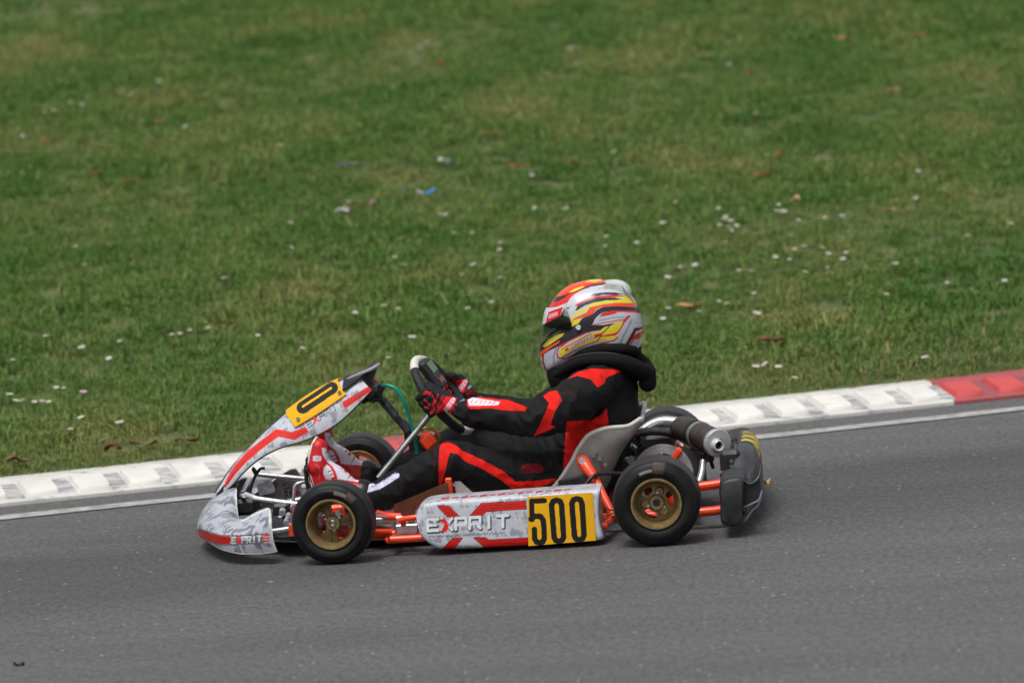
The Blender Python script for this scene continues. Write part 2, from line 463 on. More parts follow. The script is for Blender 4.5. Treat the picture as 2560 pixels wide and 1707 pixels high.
def blade_material():
    m, n, L, b = nodes_of("grass_blades")
    geo = n.new("ShaderNodeNewGeometry"); at = n.new("ShaderNodeAttribute"); at.attribute_name = "paint"
    sep = n.new("ShaderNodeSeparateColor"); L.new(at.outputs["Color"], sep.inputs[0])
    mp = n.new("ShaderNodeMapping"); mp.inputs["Scale"].default_value = (1, .55, 0); L.new(geo.outputs["Position"], mp.inputs[0])
    n1 = n.new("ShaderNodeTexNoise"); n1.inputs["Scale"].default_value = 1.5; n1.inputs["Detail"].default_value = 5; n1.inputs["Roughness"].default_value = .6
    L.new(mp.outputs[0], n1.inputs["Vector"])
    n2 = n.new("ShaderNodeTexNoise"); n2.inputs["Scale"].default_value = 11; n2.inputs["Detail"].default_value = 3; L.new(mp.outputs[0], n2.inputs["Vector"])
    r1 = n.new("ShaderNodeValToRGB"); e = r1.color_ramp.elements
    e[0].position = .38; e[0].color = (.090, .200, .040, 1); e[1].position = .67; e[1].color = (.275, .290, .100, 1)
    q = e.new(.52); q.color = (.150, .240, .058, 1)
    L.new(n1.outputs[0], r1.inputs[0])
    # dead, tan grass: individual blades and a worn margin behind the kerb (second colour channel = margin)
    ad = n.new("ShaderNodeMath"); ad.operation = 'MULTIPLY_ADD'; ad.inputs[1].default_value = .55; L.new(n2.outputs[0], ad.inputs[0])
    sx = n.new("ShaderNodeSeparateXYZ"); L.new(geo.outputs["Position"], sx.inputs[0])
    dk = n.new("ShaderNodeMath"); dk.operation = 'MULTIPLY_ADD'; dk.inputs[1].default_value = -.46; L.new(sx.outputs[0], dk.inputs[0]); L.new(sx.outputs[1], dk.inputs[2])
    dn = n.new("ShaderNodeMath"); dn.operation = 'MULTIPLY_ADD'; dn.inputs[1].default_value = 1.6; L.new(n1.outputs[0], dn.inputs[0]); L.new(dk.outputs[0], dn.inputs[2])
    mg = n.new("ShaderNodeMapRange"); mg.inputs[1].default_value = 2.85; mg.inputs[2].default_value = 3.7; mg.inputs[3].default_value = .42; mg.inputs[4].default_value = 0; L.new(dn.outputs[0], mg.inputs[0])
    sm = n.new("ShaderNodeMath"); sm.operation = 'ADD'; L.new(mg.outputs[0], sm.inputs[0]); L.new(sep.outputs[1], sm.inputs[1]); L.new(sm.outputs[0], ad.inputs[2])
    rr = n.new("ShaderNodeMapRange"); rr.inputs[1].default_value = 1.08; rr.inputs[2].default_value = 1.34; L.new(ad.outputs[0], rr.inputs[0])
    m1 = n.new("ShaderNodeMixRGB"); m1.inputs[2].default_value = (.34, .29, .14, 1); L.new(rr.outputs[0], m1.inputs[0]); L.new(r1.outputs[0], m1.inputs[1])
    m2 = n.new("ShaderNodeMixRGB"); m2.blend_type = 'MULTIPLY'; m2.inputs[0].default_value = 1
    r2 = n.new("ShaderNodeMapRange"); r2.inputs[3].default_value = .62; r2.inputs[4].default_value = 1.38; L.new(sep.outputs[0], r2.inputs[0])
    L.new(m1.outputs[0], m2.inputs[1]); L.new(r2.outputs[0], m2.inputs[2]); L.new(m2.outputs[0], b.inputs["Base Color"])
    b.inputs["Roughness"].default_value = .6; b.inputs["Specular IOR Level"].default_value = .22
    tr = n.new("ShaderNodeBsdfTranslucent"); L.new(m2.outputs[0], tr.inputs[0])
    mx = n.new("ShaderNodeMixShader"); mx.inputs[0].default_value = .30
    out = [k for k in n if k.type == 'OUTPUT_MATERIAL'][0]
    L.new(b.outputs[0], mx.inputs[1]); L.new(tr.outputs[0], mx.inputs[2]); L.new(mx.outputs[0], out.inputs[0])
    return m
BLADE = blade_material()

# ground: one sheet to the horizon, the track laid on it, the bank rising behind the kerb
g = MO("ground", [(-600, -600, -.03), (600, -600, -.03), (600, 600, -.03), (-600, 600, -.03)], [(0, 1, 2, 3)], SOIL); tag(g, kind="structure")
xs = np.linspace(-40, 40, 81)
V = []
for x in xs: V += [(x, line_y(x) - 9.5 if abs(x) < 30 else line_y(x) - 9.5, 0), (x, kerb_y(x) + .1, 0)]
g = MO("race_track", V, grid_faces(len(xs), 2), ASPH); tag(g, kind="structure")
def bank():
    xs = np.r_[np.linspace(-40, -7, 12), np.linspace(-6, 6, 121), np.linspace(7, 40, 12)]
    ds = np.r_[0, .02, .05, np.linspace(.1, 12, 120), 13, 14, 15, 17, 20, 30, 60, 120, 250]
    V = []
    for x in xs:
        for d in ds:
            y = kerb_y(x) + (d + KW) / .953
            V.append((x, y, gz(x, y) - .004))
    return MO("grass_bank", V, grid_faces(len(xs), len(ds)), SOIL)
tag(bank(), kind="structure")

def line_material():
    m, n, L, b = nodes_of("worn_road_paint")
    geo = n.new("ShaderNodeNewGeometry"); x = n.new("ShaderNodeTexNoise"); x.inputs["Scale"].default_value = 17; x.inputs["Detail"].default_value = 8
    x.inputs["Roughness"].default_value = .7; L.new(geo.outputs["Position"], x.inputs["Vector"])
    r = n.new("ShaderNodeValToRGB"); e = r.color_ramp.elements
    e[0].position = .34; e[0].color = (.20, .197, .192, 1); e[1].position = .60; e[1].color = (.46, .45, .43, 1)
    L.new(x.outputs[0], r.inputs[0]); L.new(r.outputs[0], b.inputs["Base Color"]); b.inputs["Roughness"].default_value = .8
    return m
xs = np.linspace(-38, 38, 381); V = []
for x in xs:
    ww = .055 + .004 * math.sin(x * 9) + .003 * math.sin(x * 23)
    V += [(x, line_y(x) - ww, .004), (x, line_y(x) + ww + .003 * math.sin(x * 17), .004)]
tag(MO("edge_line", V, grid_faces(len(xs), 2), line_material()), kind="structure")

# ---- kerb: cast blocks painted white or red, each with ripple pads
def kerb_material(name, clean, worn, amt):
    m, n, L, b = nodes_of(name)
    geo = n.new("ShaderNodeNewGeometry")
    mp = n.new("ShaderNodeMapping"); mp.inputs["Rotation"].default_value = (0, 0, math.radians(-17)); mp.inputs["Scale"].default_value = (.35, 1.7, 1); L.new(geo.outputs["Position"], mp.inputs[0])
    x = n.new("ShaderNodeTexNoise"); x.inputs["Scale"].default_value = 26; x.inputs["Detail"].default_value = 7; x.inputs["Roughness"].default_value = .65
    L.new(mp.outputs[0], x.inputs["Vector"])
    r = n.new("ShaderNodeMapRange"); r.inputs[1].default_value = .62 - amt; r.inputs[2].default_value = .74 - amt; L.new(x.outputs[0], r.inputs[0])
    mx = n.new("ShaderNodeMixRGB"); mx.inputs[1].default_value = clean; mx.inputs[2].default_value = worn; L.new(r.outputs[0], mx.inputs[0])
    x2 = n.new("ShaderNodeTexNoise"); x2.inputs["Scale"].default_value = 7; x2.inputs["Detail"].default_value = 4; L.new(geo.outputs["Position"], x2.inputs["Vector"])
    r2 = n.new("ShaderNodeMapRange"); r2.inputs[1].default_value = .3; r2.inputs[2].default_value = .7; r2.inputs[3].default_value = .86; r2.inputs[4].default_value = 1.06; L.new(x2.outputs[0], r2.inputs[0])
    m2 = n.new("ShaderNodeMixRGB"); m2.blend_type = 'MULTIPLY'; m2.inputs[0].default_value = 1; L.new(mx.outputs[0], m2.inputs[1]); L.new(r2.outputs[0], m2.inputs[2])
    L.new(m2.outputs[0], b.inputs["Base Color"]); b.inputs["Roughness"].default_value = .75
    bp = n.new("ShaderNodeBump"); bp.inputs["Strength"].default_value = .4; bp.inputs["Distance"].default_value = .005; L.new(x.outputs[0], bp.inputs["Height"]); L.new(bp.outputs[0], b.inputs["Normal"])
    return m
KWB = kerb_material("kerb_white_base", (.62, .605, .57, 1), (.30, .30, .31, 1), .08)
KWP = kerb_material("kerb_white_pad", (.72, .70, .655, 1), (.40, .40, .40, 1), .01)
KWG = kerb_material("kerb_white_gap", (.55, .54, .52, 1), (.25, .25, .27, 1), .17)
KRG = kerb_material("kerb_red_gap", (.34, .085, .095, 1), (.19, .085, .10, 1), .16)
KRB = kerb_material("kerb_red_base", (.38, .085, .09, 1), (.20, .08, .09, 1), .08)
KRP = kerb_material("kerb_red_pad", (.56, .075, .075, 1), (.30, .09, .10, 1), .01)
kerb = empty("kerb", (0, kerb_y(0), 0)); tag(kerb, kind="structure")
def kp(s, d, z):          # s = x along the kerb, d = across
    return np.array([s - d * .303, kerb_y(s - d * .303 * 0) + d * .953, z])
SEG = 1.127; X0 = -.728
padmesh = {}
for i in range(-9, 9):
    a, bb = X0 + i * SEG - (.12 if i < 0 else 0), X0 + (i + 1) * SEG - (.12 if i < -1 else 0)
    red = i % 2 == 0
    ss = np.linspace(a + .001, bb - .001, 40); prof = [(-.0, -.02), (0.0, .012), (.012, .020), (.24, .048), (.262, .060), (.33, .062), (KW, .058), (KW, -.02)]
    V = [kp(s, d, z) for s in ss for d, z in prof]
    F = grid_faces(len(ss), len(prof)) + [tuple(range(len(prof))), tuple(range((len(ss) - 1) * len(prof), len(ss) * len(prof)))[::-1]]
    blk = MO("kerb_block", V, F, KRB if red else KWB, kerb, True, None, 25)
    if -3 < i < 4:
        n_p = 7; st = (bb - a) / n_p
        for k in range(n_p):
            c = a + (k + .42) * st
            key = (red, k % 2)
            P = []
            rows = [(.014, .0, .40), (.020, .016, .46), (.045, .0225, .50), (.20, .0215, .50), (.225, .016, .46), (.233, .0, .42)]
            for d, h, hw in rows:
                zz = .020 + (d - .012) * (.028 / .228)
                for q in (-1.14, -1, 0, 1, 1.14):
                    hh = h if abs(q) <= 1 else 0
                    P.append(kp(c + q * hw * st * .6, d, zz + hh - .003))
            P = np.array(P) + rng.normal(0, .0006, (len(P), 3))
            Gq = []
            for d, e_ in ((.012, 0), (.022, 1), (.14, 1), (.222, 1), (.236, 0)):
                zz = .020 + (d - .012) * (.028 / .228)
                for q in (.325, .37, .50, .63, .675): Gq.append(kp(c + q * st, d + .002 * math.sin(q * 40 + k), zz + (.0035 if e_ and .35 < q < .65 else -.001)))
            MO("ripple_gap", Gq, grid_faces(5, 5), KRG if red else KWG, blk, True, None, 60)
            MO("ripple_pad", P, grid_faces(len(rows), 5), KRP if red else KWP, blk, True, None, 60)

# ---- grass: tufts of blades scattered over the bank
def tuft(seed, nb=24, rad=.05):
    r = np.random.default_rng(seed); V = []; F = []; C = []
    for _ in range(nb):
        a = r.uniform(0, 2 * PI); q = rad * math.sqrt(r.uniform()); bx, by = q * math.cos(a), q * math.sin(a)
        L = r.uniform(.018, .044); wd = r.uniform(.0016, .0032); la = r.uniform(0, 2 * PI); ln = r.uniform(.2, 1.25) * L
        fx, fy = math.cos(la), math.sin(la); sx, sy = -fy * wd, fx * wd
        k = len(V); c = r.uniform(); dead = r.uniform() ** 1.5
        h1 = L * .6 * (1 - .25 * ln / L); h2 = L * (1 - .55 * min(ln / L, 1.2))
        V += [(bx - sx, by - sy, -.006), (bx + sx, by + sy, -.006), (bx + fx * ln * .35 - sx * .8, by + fy * ln * .35 - sy * .8, h1), (bx + fx * ln * .35 + sx * .8, by + fy * ln * .35 + sy * .8, h1), (bx + fx * ln, by + fy * ln, max(h2, .006))]
        F += [(k, k + 1, k + 3), (k, k + 3, k + 2), (k + 2, k + 3, k + 4)]
        C += [(c, dead, 0)] * 5
    me = bpy.data.meshes.new("grass_tuft"); me.from_pydata(V, [], F); me.materials.append(BLADE)
    at = me.color_attributes.new("paint", 'FLOAT_COLOR', 'POINT'); cc = np.ones((len(V), 4), np.float32); cc[:, :3] = C
    at.data.foreach_set("color", cc.ravel())
    return bpy.data.objects.new("grass_tuft", me)
tc = bpy.data.collections.new("grass_tufts")
for s in range(6): tc.objects.link(tuft(s))
def noise2(x, y, sc, seed):
    r = np.random.default_rng(seed); z = np.zeros_like(x)
    for o in range(12):
        k = r.normal(size=2) * sc * (1 + o * .25); z += np.sin(x * k[0] + y * k[1] + r.uniform(0, 6.28)) / (1 + o * .2)
    return z / 4
def grass():
    P = []
    for n_, (x0, x1, d0, d1) in ((40000, (-5.2, 4.6, .0, 9.5)), (6000, (-5, 4.6, 9.5, 14)), (9000, (-12, 12, 0, 14)), (1500, (-5, 5, .0, .25))):
        x = rng.uniform(x0, x1, n_); d = rng.uniform(d0, d1, n_) + rng.uniform(-.02, 0, n_)
        y = kerb_y(x) + (d + KW) / .953
        P.append(np.stack([x, y, d], -1))
    P = np.concatenate(P); x, y, d = P.T
    z = gz(x, y)
    hgt = 1 + .35 * noise2(x, y, 2.2, 1) + .25 * noise2(x, y, 7, 2) + rng.normal(0, .15, len(x))
    edge = np.clip(d / .5, .0, 1)
    sc = np.clip(hgt, .55, 2.0) * (.5 + .5 * edge)
    me = bpy.data.meshes.new("grass"); me.vertices.add(len(x)); me.vertices.foreach_set("co", np.stack([x, y, z], -1).astype(np.float32).ravel())
    a = me.attributes.new("tuft_scale", 'FLOAT', 'POINT'); a.data.foreach_set("value", sc.astype(np.float32))
    rot = np.stack([rng.normal(0, .18, len(x)), rng.normal(0, .18, len(x)), rng.uniform(0, 6.28, len(x))], -1)
    a = me.attributes.new("tuft_rot", 'FLOAT_VECTOR', 'POINT'); a.data.foreach_set("vector", rot.astype(np.float32).ravel())
    o = bpy.data.objects.new("grass", me); COL.objects.link(o)
    ng = bpy.data.node_groups.new("scatter_tufts", 'GeometryNodeTree')
    ng.interface.new_socket("Geometry", in_out='INPUT', socket_type='NodeSocketGeometry')
    ng.interface.new_socket("Geometry", in_out='OUTPUT', socket_type='NodeSocketGeometry')
    N = ng.nodes; L = ng.links
    gi = N.new("NodeGroupInput"); go = N.new("NodeGroupOutput"); ip = N.new("GeometryNodeInstanceOnPoints"); ci = N.new("GeometryNodeCollectionInfo")
    ci.inputs[0].default_value = tc; ci.inputs["Separate Children"].default_value = True; ci.inputs["Reset Children"].default_value = True
    ip.inputs["Pick Instance"].default_value = True
    def na(name, t):
        k = N.new("GeometryNodeInputNamedAttribute"); k.data_type = t; k.inputs[0].default_value = name; return k.outputs[0]
    er = N.new("FunctionNodeEulerToRotation"); L.new(na("tuft_rot", 'FLOAT_VECTOR'), er.inputs[0])
    L.new(gi.outputs[0], ip.inputs["Points"]); L.new(ci.outputs[0], ip.inputs["Instance"]); L.new(er.outputs[0], ip.inputs["Rotation"]); L.new(na("tuft_scale", 'FLOAT'), ip.inputs["Scale"])
    L.new(ip.outputs[0], go.inputs[0])
    md = o.modifiers.new("scatter", 'NODES'); md.node_group = ng
    tag(o, "short worn green grass with tan dead blades covering the bank", "grass", kind="stuff")
grass()

# =========================================================================== KART
kart = empty("racing_kart", (0, 0, 0))
tag(kart, "racing kart with orange frame, grey and red bodywork and yellow 500 plates on the track", "kart")
XA, XF = .5225, -.5225                 # rear and front axle positions

# ---- wheels
def tyre_prof(w_, R, rb):
    h = w_ / 2
    p = [(-h + .016, rb - .006), (-h + .008, rb + .004), (-h + .001, rb + .018), (-h, rb + .030), (-h + .003, R - .024), (-h + .010, R - .011), (-h + .022, R - .0025), (-h + .035, R - .0002),
         (0, R + .0006), (h - .035, R - .0002), (h - .022, R - .0025), (h - .010, R - .011), (h - .003, R - .024), (h, rb + .030), (h - .001, rb + .018), (h - .008, rb + .004), (h - .016, rb - .006)]
    return spline(np.array(p), 4)
def wheel(x, yc, R, w_, front, yaw=0.):
    s = -1 if yc < 0 else 1            # outer side
    o = empty("wheel", (x, yc, R), kart)
    c = np.array([x, yc, R]); ax = np.array([0, 1., 0])
    V, F = lathe_g(tyre_prof(w_, R, .078), c, ax, 160)
    pr = Print(V, (.013, .013, .0145), False)
    rad = np.hypot(V[:, 0] - x, V[:, 2] - R)
    pr.C *= .62; tread = np.abs(V[:, 1] - yc) < w_ / 2 - .02
    pr.C[tread & (rad > R - .01)] = (.032, .032, .035)
    ang = np.degrees(np.arctan2(V[:, 2] - R, V[:, 0] - x)) % 360
    side = (V[:, 1] - yc) * s > w_ * .30
    def mark(a0, a1, r0, r1, col, f):
        m = side & (ang > a0) & (ang < a1) & (rad > r0) & (rad < r1)
        pr.C[m] = pr.C[m] * (1 - f) + np.array(col) * f
    if not front:
        mark(94, 116, .104, .113, (.30, .28, .24), .7); mark(73, 92, .098, .134, (.12, .08, .065), .5)
    else:
        mark(58, 80, .099, .109, (.30, .27, .24), .6); mark(42, 58, .096, .120, (.16, .10, .08), .45)
    t = MO("tyre", V, F, RUBBER, o, True, pr.C)
    # rim: lipped barrel, dished, with a hub plate on spokes
    ho = w_ / 2 - .004
    prof = [(ho, .0825), (ho + .004, .081), (ho + .004, .076), (ho - .004, .072), (ho - .016, .0690), (ho - .045, .066), (ho - .060, .0645), (-ho, .0645), (-ho - .004, .080), (-ho - .008, .081), (-ho - .002, .084), (0, .070), (ho - .03, .074), (ho, .0825)]
    mb = MB(); mb.lathe([(h * s, r) for h, r in prof], c, ax, 96)
    dp = ho - .050
    mb.lathe([(s * (dp + .002), .010), (s * (dp + .018), .012), (s * (dp + .018), .022), (s * (dp + .006), .026), (s * (dp - .004), .026)], c, ax, 40)
    rot0 = 90 if front else 78
    wins = [(180, 42), (62, 36), (312, 36)] if front else [(12, 27), (132, 27), (240, 27)]
    Rr = np.linspace(.022, .0665, 16); Th = np.linspace(0, 2 * PI, 180, endpoint=False)
    def in_win(r_, deg):
        for c_, h_ in wins:
            d_ = abs((deg - c_ + 180) % 360 - 180)
            lo, hi = (.028, .060) if front else (.034, .056)
            e_ = (d_ / h_) ** 4 + (abs(r_ - (lo + hi) / 2) / ((hi - lo) / 2)) ** 4
            if e_ < 1: return True
        return False
    for lay, dd in ((0, dp + .002), (1, dp - .012)):
        Vp = np.array([c + ax * s * (dd - .012 * ((r_ - .022) / .045) ** 1.5) + r_ * np.array([math.cos(t_), 0, math.sin(t_)]) for r_ in Rr for t_ in Th])
        Fp = [f_ for f_ in grid_faces(16, 180, True) if not in_win((Rr[f_[0] // 180] + Rr[min(f_[0] // 180 + 1, 15)]) / 2, math.degrees(Th[f_[0] % 180]) + 1)]
        mb.add(Vp, Fp)
    if front:
        for th in (254, 276, 110, 130, 8, -14):
            th = math.radians(th); r_ = np.array([math.cos(th), 0, math.sin(th)])
            p0 = c + r_ * .022 + ax * s * (dp + .006); p1 = c + r_ * .064 + ax * s * (dp - .006); mb.box((p0 + p1) / 2, (np.linalg.norm(p1 - p0), .006, .008), rotm(p1 - p0, ax), .002)
    else:
        for th in (72, 186, 306):
            th = math.radians(th); r_ = np.array([math.cos(th), 0, math.sin(th)])
            mb.lathe([(s * (dp - .004), .016), (s * (dp + .008), .012), (s * (dp + .008), .0005)], c + r_ * .036, ax, 20)
    mb.build("rim", BRONZE, o, True, 30)
    hb = MB()
    if front:
        hb.lathe([(s * (dp + .019), .0003), (s * (dp + .026), .007), (s * (dp + .022), .0115), (s * (dp - .03), .012)], c, ax, 24)
        hb.lathe([(s * (dp + .016), .0003), (s * (dp + .016), .010), (s * (dp + .002), .0105)], c + np.array([.020, 0, .030]), ax, 16)
    else:
        hb.lathe([(s * (dp + .012), .012), (s * (dp - .03), .013)], c, ax, 24)
        MB().lathe([(s * (dp + .0185), .0003), (s * (dp + .0185), .0115)], c, ax, 24).build("bore_dark_disc", BLACKP, o)  # black disc over the hub hole paints the darkness inside it
    for k in range(3):
        th = math.radians(rot0 + 120 * k + (-60 if front else 0) + 4); q = c + np.array([math.cos(th), 0, math.sin(th)]) * (.030 if not front else .026)
        hb.lathe([(s * (dp + .014), .0003), (s * (dp + .013), .0052), (s * (dp + .004), .0056)], q, ax, 8)
    hb.build("hub", STEEL, o, True, 30)
    if yaw:
        o.rotation_euler = (0, 0, yaw)
    return o
wheel(XA, -.610, .140, .180, False)
wheel(XA, .610, .140, .180, False)
wheel(XF, -.575, .133, .124, True, math.radians(-6))
wheel(XF, .575, .133, .124, True, math.radians(-6))
# orange carriers and steel stubs seen through the spokes
for s in (-1, 1):
    mb = MB(); x = XF
    mb.tube([(x, s * .50, .129), (x, s * .455, .129)], .024, 20)
    mb.box((x, s * .445, .12), (.05, .03, .10), None, .008)
    mb.tube([(x - .004, s * .52, .131), (x - .034, s * .548, .131)], .014, 14); mb.tube([(x - .03, s * .545, .136), (x - .03, s * .50, .136)], .016, 14)
    mb.tube([(x + .03, s * .53, .10), (x + .03, s * .50, .10)], .013, 14)
    mb.build("stub_axle_carrier", ORANGE, kart)
    mb = MB()
    for k in range(3):
        th = math.radians(20 + 120 * k)
        mb.tube([(XA + .035 * math.cos(th), s * .545, .14 + .035 * math.sin(th)), (XA + .035 * math.cos(th), s * .50, .14 + .035 * math.sin(th))], .016, 14)
    mb.build_each("wheel_hub_flange", ORANGE, kart)
MB().tube([(XA, -.64, .14), (XA, .64, .14)], .020, 24).build("rear_axle", STEEL, kart)

# ---- chassis tubes
def ktube(name, P, r, m, smooth=4, parent=kart, n=14): return MB().tube(P, r, n, smooth).build(name, m, parent)
for s in (-1, 1):
    ktube("chassis_rail", [(-.78, s * .17, .055), (-.66, s * .26, .050), (-.40, s * .33, .045), (0, s * .34, .045), (.35, s * .30, .05), (.60, s * .27, .062), (.64, s * .27, .065)], .0155, ORANGE)
    ktube("chassis_rail", [(-.52, s * .48, .085), (-.46, s * .40, .062), (-.36, s * .33, .048)], .0155, ORANGE)
    ktube("side_bar", [(-.34, s * .33, .045), (-.34, s * .48, .052), (-.30, s * .52, .055), (.28, s * .53, .055), (.34, s * .50, .055), (.36, s * .32, .05)], .0125, ORANGE)
    ktube("side_bar", [(-.30, s * .34, .05), (-.31, s * .47, .10), (-.26, s * .50, .12), (.22, s * .50, .13), (.28, s * .36, .06)], .010, ORANGE)
    if s > 0: continue
    ktube("bumper_tube", [(.36, s * .30, .050), (.60, s * .36, .055), (.735, s * .36, .060)], .0155, ORANGE)
    ktube("bumper_tube", [(.52, s * .33, .130), (.66, s * .36, .140), (.735, s * .36, .146)], .0155, ORANGE)
    mb = MB(); mb.tube([(.73, s * .36, .060), (.775, s * .36, .060)], .009, 12); mb.tube([(.73, s * .36, .146), (.775, s * .36, .146)], .009, 12)
    mb.build_each("bumper_bolt", STEEL, kart)
for s in (-1, 1): ktube("bearing_hanger", [(.50, s * .28, .05), (.53, s * .28, .14), (.56, s * .28, .06)], .014, ORANGE)
ktube("cross_tube", [(-.52, -.30, .05), (-.52, .30, .05)], .015, ORANGE, 0)
ktube("cross_tube", [(.30, -.30, .05), (.34, .30, .05)], .015, ORANGE, 0)
ktube("cross_tube", [(.62, -.27, .065), (.62, .27, .065)], .014, ORANGE, 0)
# floor tray and grey stay section by the near sill
V = [(-.78, -.20, .030), (-.60, -.33, .030), (-.10, -.35, .030), (.10, -.33, .030), (.10, .33, .030), (-.10, .35, .030), (-.60, .33, .030), (-.78, .20, .030)]
MB().add(*prism_g(V, (0, 0, .005))).build("floor_tray", ALU, kart, False)
mb = MB(); mb.box(K(1018, 1322, -.45), (.075, .03, .035), None, .004); mb.box(K(955, 1300, -.40), (.10, .02, .02), None, .003); mb.box(K(1000, 1300, -.44), (.03, .03, .03), None, .004)
mb.tube(K3([(938, 1288, -.47), (1000, 1297, -.42), (1035, 1318, -.42)]), .006, 8)
mb.build("sill_bracket", ALU, kart)
mb = MB(); mb.tube(K3([(942, 1278, -.45), (968, 1290, -.44), (1003, 1290, -.44)]), [.006, .013, .011], 12, 3); mb.build("track_rod_arm", ORANGE, kart)
# near front corner: tie rods, steel joints
for s in (-1, 1):
    mb = MB(); mb.tube([(-.50, s * .46, .10), (-.38, s * .10, .12)], .0065, 10); mb.tube([(-.535, s * .46, .10), (-.36, s * .36, .075)], .0065, 10)
    mb.lathe([(-.012, .001), (-.012, .012), (.012, .012), (.012, .001)], (-.50, s * .46, .10), (0, 0, 1), 16)
    mb.build("tie_rod", STEEL, kart)
mb = MB()
for (u, v, y, r) in ((706, 1279, -.36, .011), (722, 1292, -.38, .012), (716, 1304, -.40, .010), (735, 1268, -.34, .012), (728, 1315, -.42, .009), (700, 1285, -.3, .007)):
    c = K(u, v, y); mb.lathe([(-.012, .0005), (-.012, r), (.012, r), (.012, .0005)], c, (0, 1, .3), 12)
mb.build_each("brake_fitting", CHROME, kart)
mb = MB(); mb.box(K(702, 1272, -.30), (.05, .05, .035), None, .006); mb.box(K(718, 1283, -.28), (.03, .04, .05), None, .006); mb.build("brake_caliper", BLACKP, kart)
ktube("carrier_tube", K3([(733, 1335, -.43), (733, 1305, -.42), (736, 1265, -.36)]), .007, mat("dull_red_tube", (.16, .03, .02, 1), .5))
MB().tube(K3([(732, 1338, -.44), (732, 1312, -.44)]), .013, 14).build("kingpin_sleeve", ORANGE, kart)

# ---- front bumper bars (chromed)
for s in (-1, 1):
    f = lambda L: [np.array([p[0], abs(p[1]) * s, p[2]]) for p in K3(L)]
    ktube("front_bumper_bar", f([(614, 1235, -.24), (632, 1241, -.26), (650, 1247, -.27), (743, 1259, -.28), (800, 1262, -.28)]), .0085, CHROME, 5)
    ktube("front_bumper_bar", f([(640, 1330, -.30), (680, 1328, -.34), (728, 1320, -.35)]), .0095, CHROME, 5)
ktube("front_bumper_bar", K3([(612, 1238, -.24), (604, 1236, -.1), (620, 1205, .10), (628, 1198, .25)]), .0085, CHROME, 5)
ktube("front_bumper_bar", K3([(636, 1184, .20), (655, 1186, .20), (672, 1188, .20), (766, 1197, .20), (800, 1200, .2)]), .0085, CHROME, 5)
ktube("pedal_loop", K3([(778, 1200, -.05), (748, 1207, -.06), (738, 1214, -.06), (735, 1232, -.06), (732, 1270, -.06)]), .0065, CHROME, 5)
ktube("pedal_loop", K3([(762, 1172, -.10), (772, 1190, -.12), (785, 1225, -.14)]), .011, CHROME, 5)
mb = MB(); mb.box(K(615, 1262, -.12), (.08, .12, .055), None, .012); mb.lathe([(-.03, .001), (-.03, .024), (.01, .026), (.02, .015)], K(610, 1245, -.14), (0, 0, 1), 20)
mb.tube(K3([(632, 1172, -.05), (640, 1185, -.06), (650, 1172, -.08), (662, 1170, -.08)]), .005, 8, 3)
mb.build("brake_reservoir", BLACKP, kart)
ktube("panel_bracket", K3([(631, 1168, -.06), (640, 1182, -.06), (630, 1210, -.06), (622, 1245, -.06)]), .005, BLACKP, 4)
V = K3([(642, 1212, -.02), (676, 1197, -.02), (688, 1222, -.02), (686, 1230, -.02), (648, 1240, -.02)])
mb = MB().add(*prism_g(V, (0, .004, 0))); mb.build("splash_plate", mat("pale_plate", (.42, .42, .44, 1), .4, 0, var=.4, vscale=50), kart, False)
V = K3([(650, 1240, .02), (690, 1222, .02), (700, 1200, .02), (722, 1262, .02), (660, 1275, .02)])
mb = MB().add(*prism_g(V, (0, .004, 0))); mb.build("splash_plate", mat("dull_plate", (.20, .19, .18, 1), .35, .2, var=.2), kart, False)

# ---- steering column, supports, hose, wheel
MB().tube(K3([(1072, 1040, -.02), (945, 1195, -.10)]), .0100, 16).build("steering_column", mat("column_steel", (.26, .28, .28, 1), .3, .7, var=.2), kart)
mb = MB(); mb.tube(K3([(940, 985, .0), (1034, 1092, .02)]), .0125, 12); mb.tube(K3([(955, 1000, -.015), (990, 1040, -.012)]), .0145, 10); mb.tube(K3([(1005, 1056, -.01), (1022, 1076, -.008)]), .016, 10)
mb.box(K(935, 982, 0), (.05, .08, .05), rotm(K(1034, 1092, 0) - K(940, 985, 0)), .008)
mb.build("panel_support_strut", mat("strut_grey", (.07, .07, .078, 1), .45, .5, var=.4, vscale=60), kart)
mb = MB(); mb.tube(K3([(1066, 1096, .02), (1074, 1106, -.01)]), .026, 24); mb.box(K(1071, 1103, -.02), (.045, .03, .045), rotm((.6, 0, -.8)), .006); mb.build("column_clamp", ORANGE, kart)
mb = MB(); mb.tube([K(1068, 1100, .02) + np.array([math.cos(a) * .042, 0.0, math.sin(a) * .042]) for a in np.linspace(0, 2 * PI, 24, endpoint=False)], .006, 8, 0, True)
mb.build("brass_ring", mat("brass", (.45, .33, .12, 1), .4, .9), kart)
mb = MB(); mb.box(K(1045, 1105, .03), (.06, .05, .07), None, .01); mb.box(K(1030, 1090, .03), (.05, .04, .05), None, .01); mb.build("column_bracket", BLACKP, kart)
MB().tube(K3([(944, 978, -.03), (950, 969, -.03), (967, 963, -.04), (991, 973, -.05), (1008, 1000, -.05), (1020, 1032, -.04), (1031, 1072, -.03), (1040, 1108, -.02), (1043, 1132, -.01)]), .0062, 14, 6).build("breather_hose", HOSE, kart)

